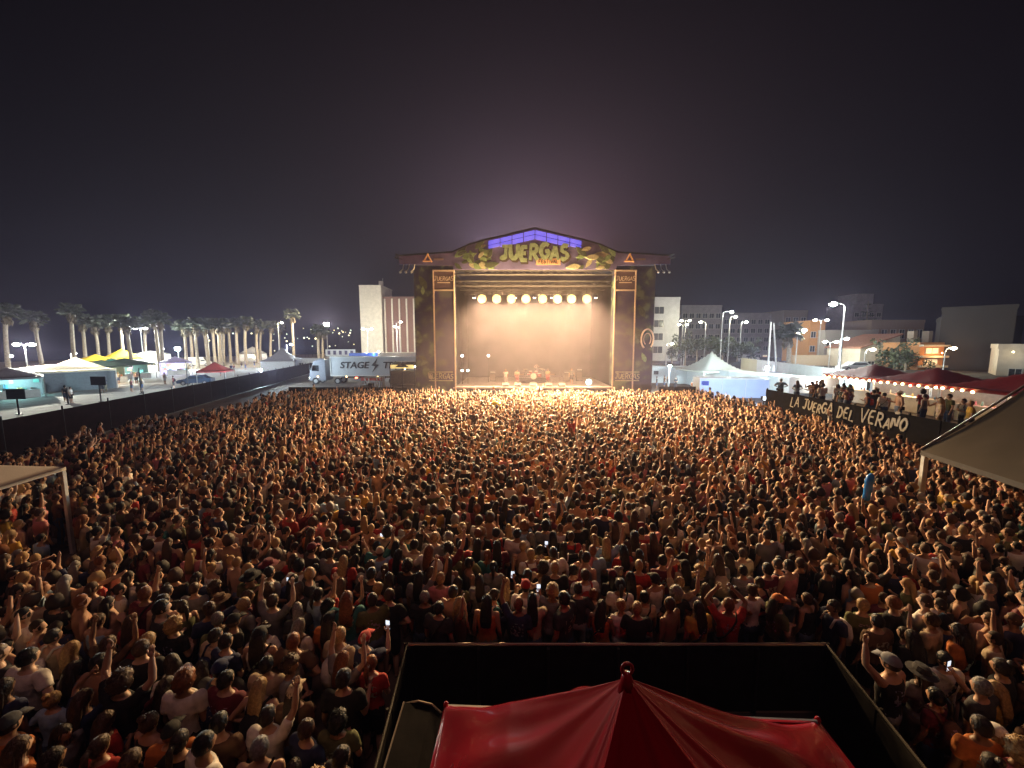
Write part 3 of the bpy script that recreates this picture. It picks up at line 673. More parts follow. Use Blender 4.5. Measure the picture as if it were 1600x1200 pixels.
# ------------------------------------------------------------------ generic builders for the surroundings
def pagoda(name, label, loc, rz, size, eave, apex, canvas, leg_m=steel, cat='tent', group=None, n=28, curve=1.5, wrinkle=.03, valance=.25, walls=(), wall_m=None, seed=1, legs=True, ring=False):
    sx, sy = size if hasattr(size, '__len__') else (size, size)
    t = thing(name, label, cat, loc, rz, group); rnd = random.Random(seed); ph = [rnd.uniform(0, 6.28) for _ in range(8)]
    mb = MB(); vs, fs = [], []
    for j in range(n+1):
        for i in range(n+1):
            u, v = 2*i/n-1, 2*j/n-1; r = max(abs(u), abs(v)); th = math.atan2(v, u)
            h = (1-r)**curve if curve >= 1 else 1-(r**(1/curve))
            fold = sum(math.sin(k*th+ph[q]) for q, k in enumerate((5, 9, 14)))*wrinkle*r*(1-r)*2.2*(1+.6*math.sin(6*r+ph[5]))
            sag = -.05*(1-abs(u))*(1-abs(v))*0 - wrinkle*1.2*(1-min(abs(u), abs(v))**2)*(r > .8)*(r-.8)*5
            vs.append((u*sx/2, v*sy/2, eave+(apex-eave)*h+fold+sag))
    for j in range(n):
        for i in range(n): a = j*(n+1)+i; fs.append((a, a+1, a+n+2, a+n+1))
    # valance
    per = [i for i in range(n+1)] + [(j+1)*(n+1)-1 for j in range(1, n+1)] + [n*(n+1)+n-i for i in range(1, n+1)] + [(n-j)*(n+1) for j in range(1, n)]
    o0 = len(vs); vs += [(vs[i][0], vs[i][1], eave-valance) for i in per]; L = len(per)
    for k in range(L): fs.append((per[k], per[(k+1) % L], o0+(k+1) % L, o0+k))
    mb.add(vs, fs); c = mb.build('canopy', canvas, t, True)
    if legs:
        for a in (-1, 1):
            for b in (-1, 1): MB().box((a*(sx/2-.05), b*(sy/2-.05), (eave-.02)/2), (.09, .09, eave-.02)).build('leg', leg_m, t)
    fr = MB()
    for b in (-1, 1): fr.box((0, b*(sy/2-.05), eave-.09), (sx-.2, .05, .05)); fr.box((b*(sx/2-.05), 0, eave-.09), (.05, sy-.2, .05))
    fr.build('frame', leg_m, t)
    for wl in walls:
        q = {'back': ((0, sy/2-.1, eave/2), (sx-.25, .02, eave-.1)), 'front': ((0, -sy/2+.1, eave/2), (sx-.25, .02, eave-.1)), 'left': ((-sx/2+.1, 0, eave/2), (.02, sy-.25, eave-.1)), 'right': ((sx/2-.1, 0, eave/2), (.02, sy-.25, eave-.1))}[wl]
        MB().box(*q).build('side_wall', wall_m or canvas, t)
    return t
def lamp_bulb(parent, loc, col, energy, r=.07, strength=25., soft=.1):
    MB().ball(loc, r, 10, 8).build('bulb', glow(f'bulb_{col}_{strength}', col, strength), parent)
    lamp('POINT', 'bulb_light', (loc[0], loc[1], loc[2]-r-.12), energy*LM*.4, col, parent, soft)
def street_lamp(px_head, py_head, d, label, col=(1., .95, .8), energy=900., arms=1, side=1, z0=0., reach=1.1, strength=40., group='street lamps', sz=1.):
    p = at(px_head, py_head, d); base = Vector((p.x - side*reach*(arms == 1), p.y, z0))
    t = thing('street_lamp', label, 'street lamp', base, 0, group); h = p.z-z0
    ds = (side,) if arms == 1 else (-1, 1)
    MB().tube([(0, 0, 0), (0, 0, h*.5), (0, 0, h-.35)], [.11*sz, .085*sz, .06*sz], 8).build('pole', steel, t)
    for s in ds:
        r_ = reach if arms == 1 else reach*.6
        MB().tube([(0, 0, h-.4), (s*r_*.12, 0, h-.08), (s*r_*.5, 0, h+.08), (s*r_, 0, h+.08)], .045*sz, 6).build('arm', steel, t)
        hd = MB().box((s*r_, 0, h+.07), (.75*sz, .32*sz, .12*sz)).build('lamp_head', steel, t)
        MB().ball((s*r_, 0, h-.02), (.36*sz, .3*sz, .2*sz), 12, 8).build('lens', glow(f'street_lens_{col}_{strength}', col, strength), hd)
    if energy: lamp('POINT', 'street_light', ((ds[0]*reach if arms == 1 else 0), 0, h-.3), energy*LM*(1 if px_head < 700 else .26), col, t, .2)
    return t

# palms: a few crowns shared between the trees
frond_m = mat('palm_leaf', (.028, .034, .016), .55, var=.4, scale=2)
dead_m = mat('dry_palm_leaf', (.085, .065, .035), .8, var=.3, scale=3)
trunk_m = mat('palm_bark', (.3, .25, .19), .9, var=.35, scale=5, bump=.8)
def crown_mesh(seed):
    rnd = random.Random(seed); mb = MB()
    for k in range(46):
        az = rnd.uniform(0, 2*math.pi); el = math.sin(rnd.uniform(-.55, 1.45)); L = rnd.uniform(.7, 1.15)
        d = Vector((math.cos(az)*math.cos(el), math.sin(az)*math.cos(el), math.sin(el))); sd = Vector((-math.sin(az), math.cos(az), 0)); up = sd.cross(d)*-1
        p0 = Vector((0, 0, .1*rnd.random())); p1 = p0 + d*L
        mb.tube([p0, p0+d*L*.6, p1], [.03, .022, .015], 3, cap=False)
        nb = 11; R_ = rnd.uniform(.75, 1.05)
        for b in range(nb):
            a = (b/(nb-1)-.5)*R(230); e = d*math.cos(a)+sd*math.sin(a); w_ = sd*math.cos(a)-d*math.sin(a)
            q = p1 + e*R_*.62; tip = p1 + e*R_ + Vector((0, 0, -.28*R_*rnd.uniform(.6, 1.4)))
            mb.add([p1, q+w_*.06+up*.03, tip, q-w_*.06+up*.03], [(0, 1, 2), (0, 2, 3)])
    return mb.mesh('palm_crown')
def skirt_mesh(seed):
    rnd = random.Random(seed); mb = MB()
    for k in range(60):
        az = rnd.uniform(0, 2*math.pi); z = rnd.uniform(-1.3, 0); r0 = .2; d = Vector((math.cos(az), math.sin(az), 0)); s_ = Vector((-d.y, d.x, 0)); L = rnd.uniform(.7, 1.2); o = rnd.uniform(.25, .7)
        a = d*r0 + Vector((0, 0, z)); b = d*(r0+o) + Vector((0, 0, z-L*.5)); c = d*(r0+o*.8) + Vector((0, 0, z-L))
        mb.add([a, b-s_*.22, c, b+s_*.22], [(0, 1, 2, 3)])
    return mb.mesh('dry_fronds')
CROWNS = [crown_mesh(k) for k in range(4)]; SKIRTS = [skirt_mesh(k) for k in range(3)]
npalm = [0]
def palm(px, py_base_z, d, py_crown, label, rad=.26, base_px=None, crown_s=1., group='palm trees along the promenade'):
    top = at(px, py_crown, d); b = Vector((at(base_px if base_px else px, 560, d).x if base_px else top.x, top.y, 0))
    t = thing('palm_tree', label, 'palm tree', (b.x, b.y, 0), 0, group); k = npalm[0]; npalm[0] += 1; rnd = random.Random(k)
    h = top.z-.8; lean = Vector((top.x-b.x+rnd.uniform(-.3, .3), rnd.uniform(-.4, .4), 0))
    pts = [Vector((0, 0, 0))]+[lean*(q*q)+Vector((.06*math.sin(6*q+k), 0, h*q)) for q in (.05, .2, .4, .6, .8, 1.)]
    MB().tube(pts, [rad*1.5, rad*1.2, rad, rad*.92, rad*.86, rad*.85, rad*.8], 10).build('trunk', trunk_m, t, True)
    c = put('crown', CROWNS[k % 4], frond_m, t, pts[-1]); c.rotation_euler = (rnd.uniform(-.1, .1), rnd.uniform(-.1, .1), rnd.uniform(0, 6)); c.scale = (crown_s*.86,)*3
    s = put('dry_fronds', SKIRTS[k % 3], dead_m, t, pts[-1]); s.rotation_euler = (0, 0, rnd.uniform(0, 6)); s.scale = (crown_s*.62, crown_s*.62, crown_s*.8)
    return t

def window(parent, c, wd, ht, frame_col, pane_m, axis='Y', out=-1):
    # a recessed pane with a frame and sill, on a wall facing out along -Y (or X)
    t = .07
    def B(dx, dz, w_, h_, dep, off):
        if axis == 'Y': return MB().box((c[0]+dx, c[1]+out*off, c[2]+dz), (w_, dep, h_))
        return MB().box((c[0]+out*off, c[1]+dx, c[2]+dz), (dep, w_, h_))
    p = B(0, 0, wd, ht, .04, .02).build('window', pane_m, parent)
    f = MB()
    for dx, dz, w_, h_ in ((-wd/2-t/2, 0, t, ht), (wd/2+t/2, 0, t, ht), (0, ht/2+t/2, wd+2*t, t), (0, 0, .05, ht-.01)):
        q = B(dx, dz, w_, h_, .1, .055); f.add(q.v, q.f)
    q = B(0, -ht/2-.06, wd+.3, .1, .22, .1); f.add(q.v, q.f); f.build('frame', frame_col, p)
shutter = mat('window_dark', (.05, .055, .06), .2, var=.3); lit_win = glow('lit_window', (1., .62, .3), .6); frame_w = mat('window_frame', (.5, .48, .45), .6)
def building(name, label, x0, x1, y, depth, h, wall_m, floors=0, cols=0, win=(1.3, 1.3), lit=0., seed=0, parapet=.6, rz=0., z_first=1.9, extra=None, cat='building', colskip=()):
    t = thing(name, label, cat, ((x0+x1)/2, y, 0), rz); W = x1-x0; rnd = random.Random(seed)
    MB().box((0, depth/2, h/2), (W, depth, h)).build('wall', wall_m, t)
    pr = MB()
    for c, d in (((0, .12, h+parapet/2), (W+.2, .25, parapet)), ((0, depth-.12, h+parapet/2), (W+.2, .25, parapet)), ((-W/2+.02, depth/2, h+parapet/2), (.25, depth-.52, parapet)), ((W/2-.02, depth/2, h+parapet/2), (.25, depth-.52, parapet))): pr.box(c, d)
    pr.build('parapet', wall_m, t)
    if floors:
        fh = (h-z_first+.6)/floors
        for f in range(floors):
            for k in range(cols):
                if k in colskip: continue
                window(t, (-W/2+W*(k+.5)/cols, 0, z_first+f*fh), win[0], win[1], frame_w, lit_win if rnd.random() < lit else shutter)
    return t

# ------------------------------------------------------------------ left: perimeter fence
fence_m = mat('dark_red_mesh', (.012, .005, .0055), .95, spec=.15, var=.4, scale=2, bump=.3)
fpts = [Vector((-24.5, 6, 0)), Vector((-27, 20, 0)), Vector((-30.3, 34, 0)), Vector((-41.5, 79, 0)), Vector((-36, 84, 0))]
fence = thing('perimeter_fence', 'dark red cloth covered fence between the crowd and the stalls road', 'fence', fpts[0])
for a, b in zip(fpts[:-1], fpts[1:]):
    L = (b-a).length; n = max(1, round(L/3.4)); ang = math.atan2((b-a).y, (b-a).x)
    for k in range(n):
        c = a + (b-a)*((k+.5)/n) - fpts[0]
        p = MB().box((0, 0, 1.08), (L/n-.06, .04, 2.1)).build('fence_panel', fence_m, fence, loc=c, rz=ang)
        q = a + (b-a)*(k/n) - fpts[0]; MB().tube([q, q+Vector((0, 0, 2.35))], .045, 6).build('post', black_steel, fence)
# thin dark poles carrying signs along the road
for i, (px, pyb, pyt) in enumerate(((30, 648, 612), (107, 632, 606), (158, 628, 592), (221, 615, 575), (294, 606, 565), (352, 596, 566))):
    b = on(px, pyb, 0); d = b.y; tp = at(px-1, pyt, d); s = thing('sign_pole', ['dark sign pole nearest on the left road with a flat board', 'dark pole in front of the beige stall', 'dark pole before the bright food stall', 'dark pole before the blue stall', 'dark pole left of the parked car', 'dark pole right of the parked car'][i], 'pole', (b.x, b.y, 0))
    MB().tube([(0, 0, 0), (0, 0, tp.z)], .06, 6).build('pole', black_steel, s); MB().cyl((0, 0, 0), .2, .06, 10).build('foot', black_steel, s)
    if i in (0, 2): MB().box((0, -.05, tp.z-.2), (1.6, .06, .9)).build('board', black_steel, s)

# ------------------------------------------------------------------ left: market stalls
cloths = {'grey': mat('grey_canvas', (.3, .31, .34), .7, var=.1), 'beige': mat('beige_canvas', (.75, .66, .5), .7, var=.08), 'green': mat('dark_green_canvas', (.04, .07, .055), .7), 'yellow': mat('yellow_canvas', (.85, .6, .03), .6, var=.1),
          'lav': mat('lavender_canvas', (.5, .45, .75), .6), 'teal': mat('teal_canvas', (.12, .45, .42), .6), 'red': mat('dark_red_canvas', (.22, .03, .025), .6), 'slate': mat('slate_canvas', (.16, .18, .2), .7)}
goods = [mat('goods_%d' % i, c, .6) for i, c in enumerate(((.7, .7, .65), (.1, .3, .5), (.6, .2, .1), (.1, .1, .1), (.6, .5, .2), (.2, .5, .45), (.65, .3, .4)))]
rs = random.Random(21)
def stall(name, label, px, py_base, size, eave, apex, canvas, col, energy, rz=R(60), walls=('back',), goods_n=14, wall_m=None, strength=18.):
    b = on(px, py_base, 0); t = pagoda(name, label, (b.x, b.y, .014), rz, size, eave, apex, canvas, walls=walls, wall_m=wall_m, n=12, curve=1., wrinkle=.02, cat='market stall', group='market stalls')
    sx, sy = size if hasattr(size, '__len__') else (size, size)
    ct = thing('stall_counter', 'white cloth counter inside the ' + label.split(' under')[0], 'counter', (b.x, b.y, .014), rz, 'stall counters')
    MB().box((0, -sy*.22, .88), (sx*.84, .7, .06)).build('table_top', white_paint, ct); MB().box((0, -sy*.22-.33, .43), (sx*.84, .02, .86)).build('table_skirt', white_cloth, ct)
    for k in (-1, 1): MB().box((k*sx*.38, -sy*.22+.2, .43), (.06, .06, .86)).build('leg', steel, ct)
    g = MB()
    for k in range(goods_n):
        m = MB().box((rs.uniform(-sx*.38, sx*.38), -sy*.22+rs.uniform(-.2, .2), .91+.12), (rs.uniform(.15, .4), rs.uniform(.15, .3), rs.uniform(.1, .3)), rz=rs.uniform(-.3, .3)).build('merchandise', goods[rs.randrange(7)], ct)
    for k in range(goods_n//2):
        MB().box((rs.uniform(-sx*.4, sx*.4), sy/2-.2, rs.uniform(1.0, eave-.4)), (rs.uniform(.3, .6), .05, rs.uniform(.4, .7))).build('hanging_merchandise', goods[rs.randrange(7)], ct)
    lamp_bulb(t, (0, -.1, eave-.25), col, energy, .09, strength)
    return t
stall('gazebo_stall', 'grey gazebo stall glowing teal at the left picture edge', 18, 622, (5, 4), 2.4, 3.5, cloths['grey'], (.45, 1., .95), 260, rz=R(52))
stall('long_stall', 'long beige canvas stall with closed dark side', 84, 612, (11, 4), 2.7, 3.5, cloths['beige'], (1., .92, .7), 200, rz=R(58), walls=('back', 'front'), wall_m=cloths['slate'], goods_n=8)
stall('food_stall', 'beige peaked food stall with bright cream interior', 124, 604, (5.5, 4), 2.6, 4.2, cloths['beige'], (1., .88, .6), 900, rz=R(58))
stall('food_stall', 'dark green canvas stall with orange lit front', 162, 598, (6, 4), 2.6, 3.6, cloths['green'], (1., .7, .4), 800, rz=R(58))
stall('clothes_stall', 'dark green stall with pale blue goods', 198, 592, (7, 4), 2.6, 3.6, cloths['green'], (.7, 1., 1.), 800, rz=R(58))
stall('gazebo_stall', 'lavender gazebo stall by the road', 276, 585, (4, 4), 2.5, 3.6, cloths['lav'], (.8, .8, 1.), 500, rz=R(58))
stall('awning_stall', 'small teal topped stall between green stalls', 178, 590, (3, 3), 2.6, 3.5, cloths['teal'], (1., .95, .8), 350, rz=R(58))
# yellow tents and white van row behind
stall('yellow_tent', 'yellow peaked tent left of the palms behind the stalls', 152, 583, (5.5, 4), 2.6, 3.9, cloths['yellow'], (1., .95, .6), 700, rz=R(60), walls=('back', 'left', 'right'))
stall('yellow_tent', 'taller yellow and white tent behind the blue stall', 194, 581, (5.5, 4), 3.0, 5.0, cloths['yellow'], (1., .95, .6), 900, rz=R(60), walls=('back', 'left'), wall_m=white_cloth)
stall('white_marquee', 'big white lit marquee behind the stalls', 238, 577, (6, 4), 3.6, 4.4, white_cloth, (1., .97, .85), 1100, rz=R(62), walls=('back', 'right'))
stall('white_marquee', 'small white peaked marquee among the palms', 396, 564, (8, 5), 2.6, 5.0, white_cloth, (1., .93, .8), 500, rz=R(35), walls=('back', 'left', 'right'))
# flood lamp between tents
def flood(px, py, d, label, col, energy, strength, sz=.5):
    p = at(px, py, d); t = thing('floodlight', label, 'floodlight', (p.x, p.y, 0)); MB().tube([(0, 0, 0), (0, 0, p.z)], [.1, .07], 8).build('mast', steel, t)
    MB().box((0, .05, p.z), (sz*2.2, .25, sz*1.3)).build('housing', black_steel, t); MB().box((0, -.09, p.z), (sz*2, .03, sz*1.1)).build('lens', glow('flood_'+label[:14], col, strength), t)
    lamp('POINT', 'flood_light', (0, -.5, p.z), energy*LM, col, t, .3)
flood(278, 545, 88, 'white floodlight glaring between the palms beside the white van', (.85, 1., 1.), 2600, 80, .6)
flood(408, 578, 55, 'cold white floodlight on a low mast by the fence left of the truck', (.72, .9, 1.), 2600, 30, .2)  # added to brighten the side of the truck
flood(510, 507, 120, 'very bright warm floodlight on a mast left of the tower block', (1., .88, .62), 9000, 160, .8)

# vehicles
def wheel(parent, c, r, w_):
    t = MB().cyl((c[0], c[1]-w_/2, c[2]), r, w_, 18, axis='Y').build('wheel', rubber, parent); MB().cyl((c[0], c[1]-w_/2-.01, c[2]), r*.58, w_+.02, 14, axis='Y').build('rim', alu, t)
def body_loft(stations, hw):    # side profile polygon extruded with rounded shoulders
    mb = MB(); n = len(stations); vs = []
    for y, k in ((-hw, .94), (-hw*.96, 1.), (hw*.96, 1.), (hw, .94)):
        cx = sum(p[0] for p in stations)/n; cz = sum(p[1] for p in stations)/n
        vs += [(cx+(x-cx)*k, y, cz+(z-cz)*k) for x, z in stations]
    fs = [tuple(range(n)), tuple(range(4*n-1, 3*n-1, -1))]
    for j in range(3):
        for i in range(n): fs.append((j*n+i, (j+1)*n+i, (j+1)*n+(i+1) % n, j*n+(i+1) % n))
    return mb.add(vs, fs)
def van(name, label, loc, rz, paint, cat='van'):
    t = thing(name, label, cat, loc, rz)
    body_loft([(-2.6, .35), (2.55, .35), (2.6, .9), (2.35, 1.15), (1.55, 1.35), (.95, 2.15), (.4, 2.35), (-2.5, 2.35), (-2.62, 2.1)], .98).build('body', paint, t)
    MB().add([(1.62, -.85, 1.38), (1.62, .85, 1.38), (1.05, .8, 2.1), (1.05, -.8, 2.1)], [(0, 1, 2, 3)]).build('windscreen', glass, t)
    for s in (-1, 1):
        MB().add([(1.45, s*.99, 1.38), (.55, s*.99, 1.38), (.55, s*.97, 2.0), (.98, s*.97, 2.0)], [(0, 1, 2, 3)]).build('side_window', glass, t); MB().box((2.57, s*.7, .82), (.08, .35, .2)).build('headlight', white_paint, t)
        for x in (-1.6, 1.6): wheel(t, (x, s*.9, .36), .36, .24)
    MB().box((2.62, 0, .48), (.1, 1.8, .22)).build('bumper', black_steel, t); return t
b = on(312, 572, 0); van('white_van', 'white van parked under the palms beside the floodlight', (b.x, b.y, .014), R(28), white_paint)
b = on(287, 572, 0); van('white_van', 'white van with open rear left of the other van', (b.x-3, b.y+1, .014), R(24), mat('van_paint', (.68, .72, .74), .35))
def car(name, label, loc, rz, paint):
    t = thing(name, label, 'car', loc, rz)
    body_loft([(-2.1, .3), (2.1, .3), (2.15, .62), (1.9, .82), (1.1, .92), (.45, 1.4), (-.9, 1.45), (-1.6, 1.0), (-2.1, .92)], .86).build('body', paint, t)
    MB().add([(1.06, -.72, .95), (1.06, .72, .95), (.5, .68, 1.36), (.5, -.68, 1.36)], [(0, 1, 2, 3)]).build('windscreen', glass, t)
    for s in (-1, 1):
        MB().add([(.9, s*.868, .95), (-1.35, s*.868, .98), (-.85, s*.855, 1.36), (.42, s*.855, 1.34)], [(0, 1, 2, 3)]).build('side_window', glass, t); MB().box((2.08, s*.6, .64), (.1, .35, .14)).build('headlight', white_paint, t)
        for x in (-1.3, 1.3): wheel(t, (x, s*.78, .31), .31, .2)
    MB().box((2.12, 0, .42), (.08, 1.6, .16)).build('bumper', white_paint, t); return t
b = on(304, 601, 0); car('parked_car', 'dark parked car at the fence by the red gazebo', (b.x+.3, b.y, .014), R(200), mat('dark_blue_paint', (.03, .05, .09), .25, coat=.8))
b = on(326, 602, 0); pagoda('red_gazebo', 'small dark red gazebo top behind the perimeter fence', (b.x, b.y+1.5, .014), R(20), 3.6, 2.1, 3.4, cloths['red'], n=12, curve=1.2)

# palms (crown px, trunk foot px, distance)
PAL = [(4, 10, 66, 480, 'pale palm trunk cut by the left picture edge'), (50, 64, 74, 492, 'second palm from the left edge, beside a two armed street lamp'), (104, 116, 74, 480, 'tallest dim palm above the long beige stall'),
 (128, 134, 84, 496, 'palm right of the tallest palm above the beige peaked stall'), (150, 155, 90, 500, 'slim palm above the left yellow tent'), (166, 171, 92, 498, 'palm just right of the slim palm above the yellow tent'),
 (186, 192, 84, 496, 'palm rising at the left side of the taller yellow tent'), (199, 205, 80, 500, 'brightly lit palm trunk at the taller yellow tent'), (224, 228, 96, 500, 'palm above the big white marquee by a street lamp'),
 (240, 249, 84, 490, 'left of two crossing palms in front of the white marquee'), (249, 254, 82, 494, 'right of two crossing palms in front of the white marquee'), (287, 291, 92, 505, 'bright white palm beside the floodlight'),
 (297, 300, 110, 506, 'dim palm behind the bright white palm'), (304, 308, 92, 503, 'palm in front of the white van windscreen'), (318, 325, 100, 504, 'leaning palm right of the white van'), (331, 336, 112, 502, 'thin palm right of the leaning palm'),
 (341, 344, 106, 503, 'left one of a tight pair of palms'), (347, 349, 104, 503, 'right one of a tight pair of palms'), (357, 360, 120, 503, 'dim palm behind the tight pair'), (368, 371, 112, 501, 'thick palm left of the small white marquee'),
 (381, 384, 112, 499, 'palm in front of the small white marquee'), (400, 402, 118, 504, 'palm right of the small white marquee'), (407, 407, 130, 506, 'dim palm behind the palm right of the small marquee'), (421, 423, 126, 505, 'palm with lit trunk left of the grey pagoda tent'),
 (436, 437, 140, 508, 'dim palm behind the grey pagoda tent'), (456, 459, 118, 488, 'tall wide crowned palm above the grey pagoda tent'), (497, 498, 112, 512, 'short palm in front of the warm floodlight'), (504, 505, 118, 514, 'dark palm just right of the warm floodlight mast')]
for px, bx, d, pc, lab in PAL:
    palm(px, 0, d, pc, lab, rad=.34 if d < 100 else .4, base_px=bx, crown_s=1.35 if d < 90 else 1.55)
# street lamps on the left
street_lamp(38, 538, 50, 'two armed street lamp at the left beside the second palm', (1., .97, .8), 5200, 2, reach=1.7, strength=60)
street_lamp(17, 556, 74, 'low single street lamp at the left edge', (1., .9, .7), 700, 1, 1)
street_lamp(117, 552, 96, 'small white street lamp between the left palms', (.9, 1., .9), 900, 1, 1)
street_lamp(219, 513, 84, 'two armed white street lamp above the white marquee', (.95, 1., .95), 2400, 2, reach=1.9, strength=60)
street_lamp(254, 545, 98, 'small lamp behind the crossing palms', (1., 1., .85), 600, 1, 1)
street_lamp(318, 520, 104, 'slender pale lamp among the palms right of the vans', (1., .95, .8), 1200, 1, -1)
street_lamp(440, 504, 110, 'yellow street lamp above the grey pagoda tent', (1., .85, .5), 2000, 1, 1, strength=40)
street_lamp(574, 514, 100, 'two armed yellow street lamp before the white tower block', (1., .92, .7), 1700, 2, reach=1.8, strength=50)
street_lamp(617, 510, 96, 'white street lamp before the brick wing', (1., 1., .85), 700, 1, -1, strength=60)
street_lamp(626, 503, 104, 'second lamp close right of the white lamp before the brick wing', (1., .9, .8), 250, 1, 1)
# lights of the town across the bay, each a small lamp on a post
rt = random.Random(5); FAR = sorted([(474, 513), (486, 514), (488, 541), (428, 522), (448, 522), (456, 519), (465, 529), (475, 528), (480, 527), (483, 529), (493, 529), (427, 532), (364, 521), (393, 521), (345, 521), (327, 532), (445, 528), (448, 533), (522, 516), (530, 521), (535, 526), (540, 519), (545, 524), (547, 520), (536, 519), (528, 513), (520, 520), (544, 534), (553, 538), (524, 540), (515, 541), (429, 548), (648, 515), (650, 532), (534, 517), (548, 516)])
def ordinal(k):
    U = ['', 'first', 'second', 'third', 'fourth', 'fifth', 'sixth', 'seventh', 'eighth', 'ninth']; T_ = ['tenth', 'eleventh', 'twelfth', 'thirteenth', 'fourteenth', 'fifteenth', 'sixteenth', 'seventeenth', 'eighteenth', 'nineteenth']
    return U[k] if k < 10 else T_[k-10] if k < 20 else ('twentieth' if k == 20 else 'twenty-'+U[k-20]) if k < 30 else ('thirtieth' if k == 30 else 'thirty-'+U[k-30])
for i, (px, py) in enumerate(FAR):
    d = rt.uniform(150, 230); p = at(px, py, d); t = thing('distant_lamp', f'{ordinal(i+1)} small distant town lamp from the left beyond the palms', 'lamp', (p.x, p.y, 0), 0, 'distant town lamps beyond the palms')
    hh = max(.6, p.z); MB().tube([(0, 0, 0), (0, 0, hh)], .05, 4).build('post', black_steel, t); MB().ball((0, 0, hh), rt.uniform(.16, .36), 8, 6).build('globe', glow('town_globe_%d' % (i % 3), ((1., .85, .45), (1., .95, .7), (.85, 1., .8))[i % 3], (4, 2.4, 3)[i % 3]), t)

# ------------------------------------------------------------------ left of the stage: truck, tent, hut, forklift
truck_y = 59.
tp = at(522, 575, truck_y); L0 = tp.x
tk = thing('semi_truck', 'grey white semi truck with black STAGE lettering on its trailer', 'truck', (L0, truck_y, 0))
panel_m = mat('trailer_panel', (.55, .58, .62), .4, var=.06, scale=1)
MB().box((6.8, 0, 2.72), (13.6, 2.5, 2.9)).build('trailer_box', panel_m, tk)
rb = MB()
for zz in (1.3, 4.13): rb.box((6.8, -1.26, zz), (13.64, .05, .14))
for xx in (.05, 13.55): rb.box((xx, -1.265, 2.72), (.12, .05, 2.7))
rb.build('trim', white_paint, tk)
MB().box((7.5, 0, 1.05), (12, 1.1, .3)).build('chassis', black_steel, tk); MB().box((6.2, -1.15, .8), (3.4, .05, .5)).build('side_guard', mat('guard_red', (.4, .05, .03), .5), tk)
for xx in (9.2, 10.5, 11.8):
    for s in (-1, 1): wheel(tk, (xx, s*1.05, .5), .5, .34)
cabm = mat('cab_paint', (.2, .21, .25), .35, coat=.5)
body_loft([(-3.2, .55), (-.7, .55), (-.7, 3.75), (-1.4, 3.9), (-2.5, 3.5), (-3.05, 2.2), (-3.25, 1.3)], 1.22).build('cab', cabm, tk)
MB().add([(-3.08, -1.05, 2.2), (-3.08, 1.05, 2.2), (-2.62, 1., 3.25), (-2.62, -1., 3.25)], [(0, 1, 2, 3)]).build('windscreen', glass, tk)
MB().add([(-2.85, -1.235, 2.0), (-1.75, -1.235, 2.0), (-1.75, -1.23, 2.85), (-2.55, -1.23, 2.85)], [(0, 1, 2, 3)]).build('side_window', glass, tk)
MB().box((-2.95, -1.45, 2.5), (.12, .25, .7)).build('mirror', black_steel, tk)
for xx in (-2.3, 1.):
    for s in (-1, 1): wheel(tk, (xx, s*1.05, .5), .5, .34)
for s in (-1, 1): MB().box((-3.26, s*.9, .95), (.06, .4, .25)).build('headlight', glow('headlight', (1., 1., .85), 22), tk)
lamp('SPOT', 'headlight_beam', (-3.4, 0, .95), 500, (.75, .95, 1.), tk, .2, R(70), .6, aim=(-1, -.1, -.12))
for xx in (-1.9, 2.4, 7.1): MB().box((xx, -1.29, 1.15), (.16, .04, .16)).build('marker_lamp', glow('marker_amber', (1., .6, .2), 14), tk)
MB().box((3.9, -1.29, 1.0), (.4, .04, .2)).build('marker_lamp', glow('marker_red', (1., .15, .05), 8), tk)
ink = mat('black_print', (.02, .022, .03), .6)
lettering('lettering', 'STAGE', 1.35, (3.62, -1.275, 2.85), ink, tk, ext=.008, shear=.18, bold=.03, sx=1.08)
MB().prism([(6.25, 1.75), (6.75, 2.72), (6.2, 2.85), (7.15, 3.95), (6.85, 3.05), (7.35, 2.95)], -1.275, -1.258).build('bolt_emblem', ink, tk)
lettering('lettering', 'TR', 1.35, (8.75, -1.275, 2.85), ink, tk, ext=.008, shear=.18, bold=.03, sx=1.08)
# grey pagoda and its white cabins
p = on(443, 580, 0)
pagoda('pagoda_tent', 'grey high peaked pagoda tent with pale walls left of the truck', (p.x, p.y, 0), R(12), 6.6, 2.5, 5.3, cloths['grey'], n=16, curve=1.7, walls=('back', 'front', 'left', 'right'), wall_m=mat('pale_wall', (.5, .55, .6), .6))
p = at(475, 575, 84)
building('site_cabin', 'low pale site cabin between grey pagoda and truck', p.x-4, p.x+3, 84, 3, 2.7, mat('cabin_grey', (.45, .47, .5), .6), 1, 3, (.9, .8), parapet=.15, z_first=1.5, cat='cabin')
street_lamp(455, 538, 92, 'lamp lighting the white cabins behind the truck', (.8, .95, 1.), 2600, 1, 1, strength=20)
# signs and blue container behind the truck
p = at(532, 551, 78); t = thing('sign_board', 'long white lettered sign board behind the truck', 'sign', (p.x, 78, 0))
MB().box((0, 0, p.z), (6, .1, 1.3)).build('board', white_paint, t)
for k in (-1, 1): MB().tube([(k*2.6, 0, 0), (k*2.6, 0, p.z-.6)], .06, 6).build('post', steel, t)
for k in range(5): MB().box((-2.3+k*1.15, -.07, p.z), (.55, .03, .8)).build('sign_mark', mat('sign_mark', (.12, .1, .18), .6), t)
p = at(568, 552, 74); t = thing('blue_container', 'blue shipping container roof line above the truck trailer', 'container', (p.x, 74, 0)); bm = mat('container_blue', (.03, .1, .5), .45, var=.15)
MB().box((0, 0, 2.15), (4.6, 2.4, 4.3)).build('shell', bm, t)
for k in range(16): MB().box((-2.15+k*.285, -1.22, 2.15), (.12, .06, 4.1)).build('corrugation', bm, t)
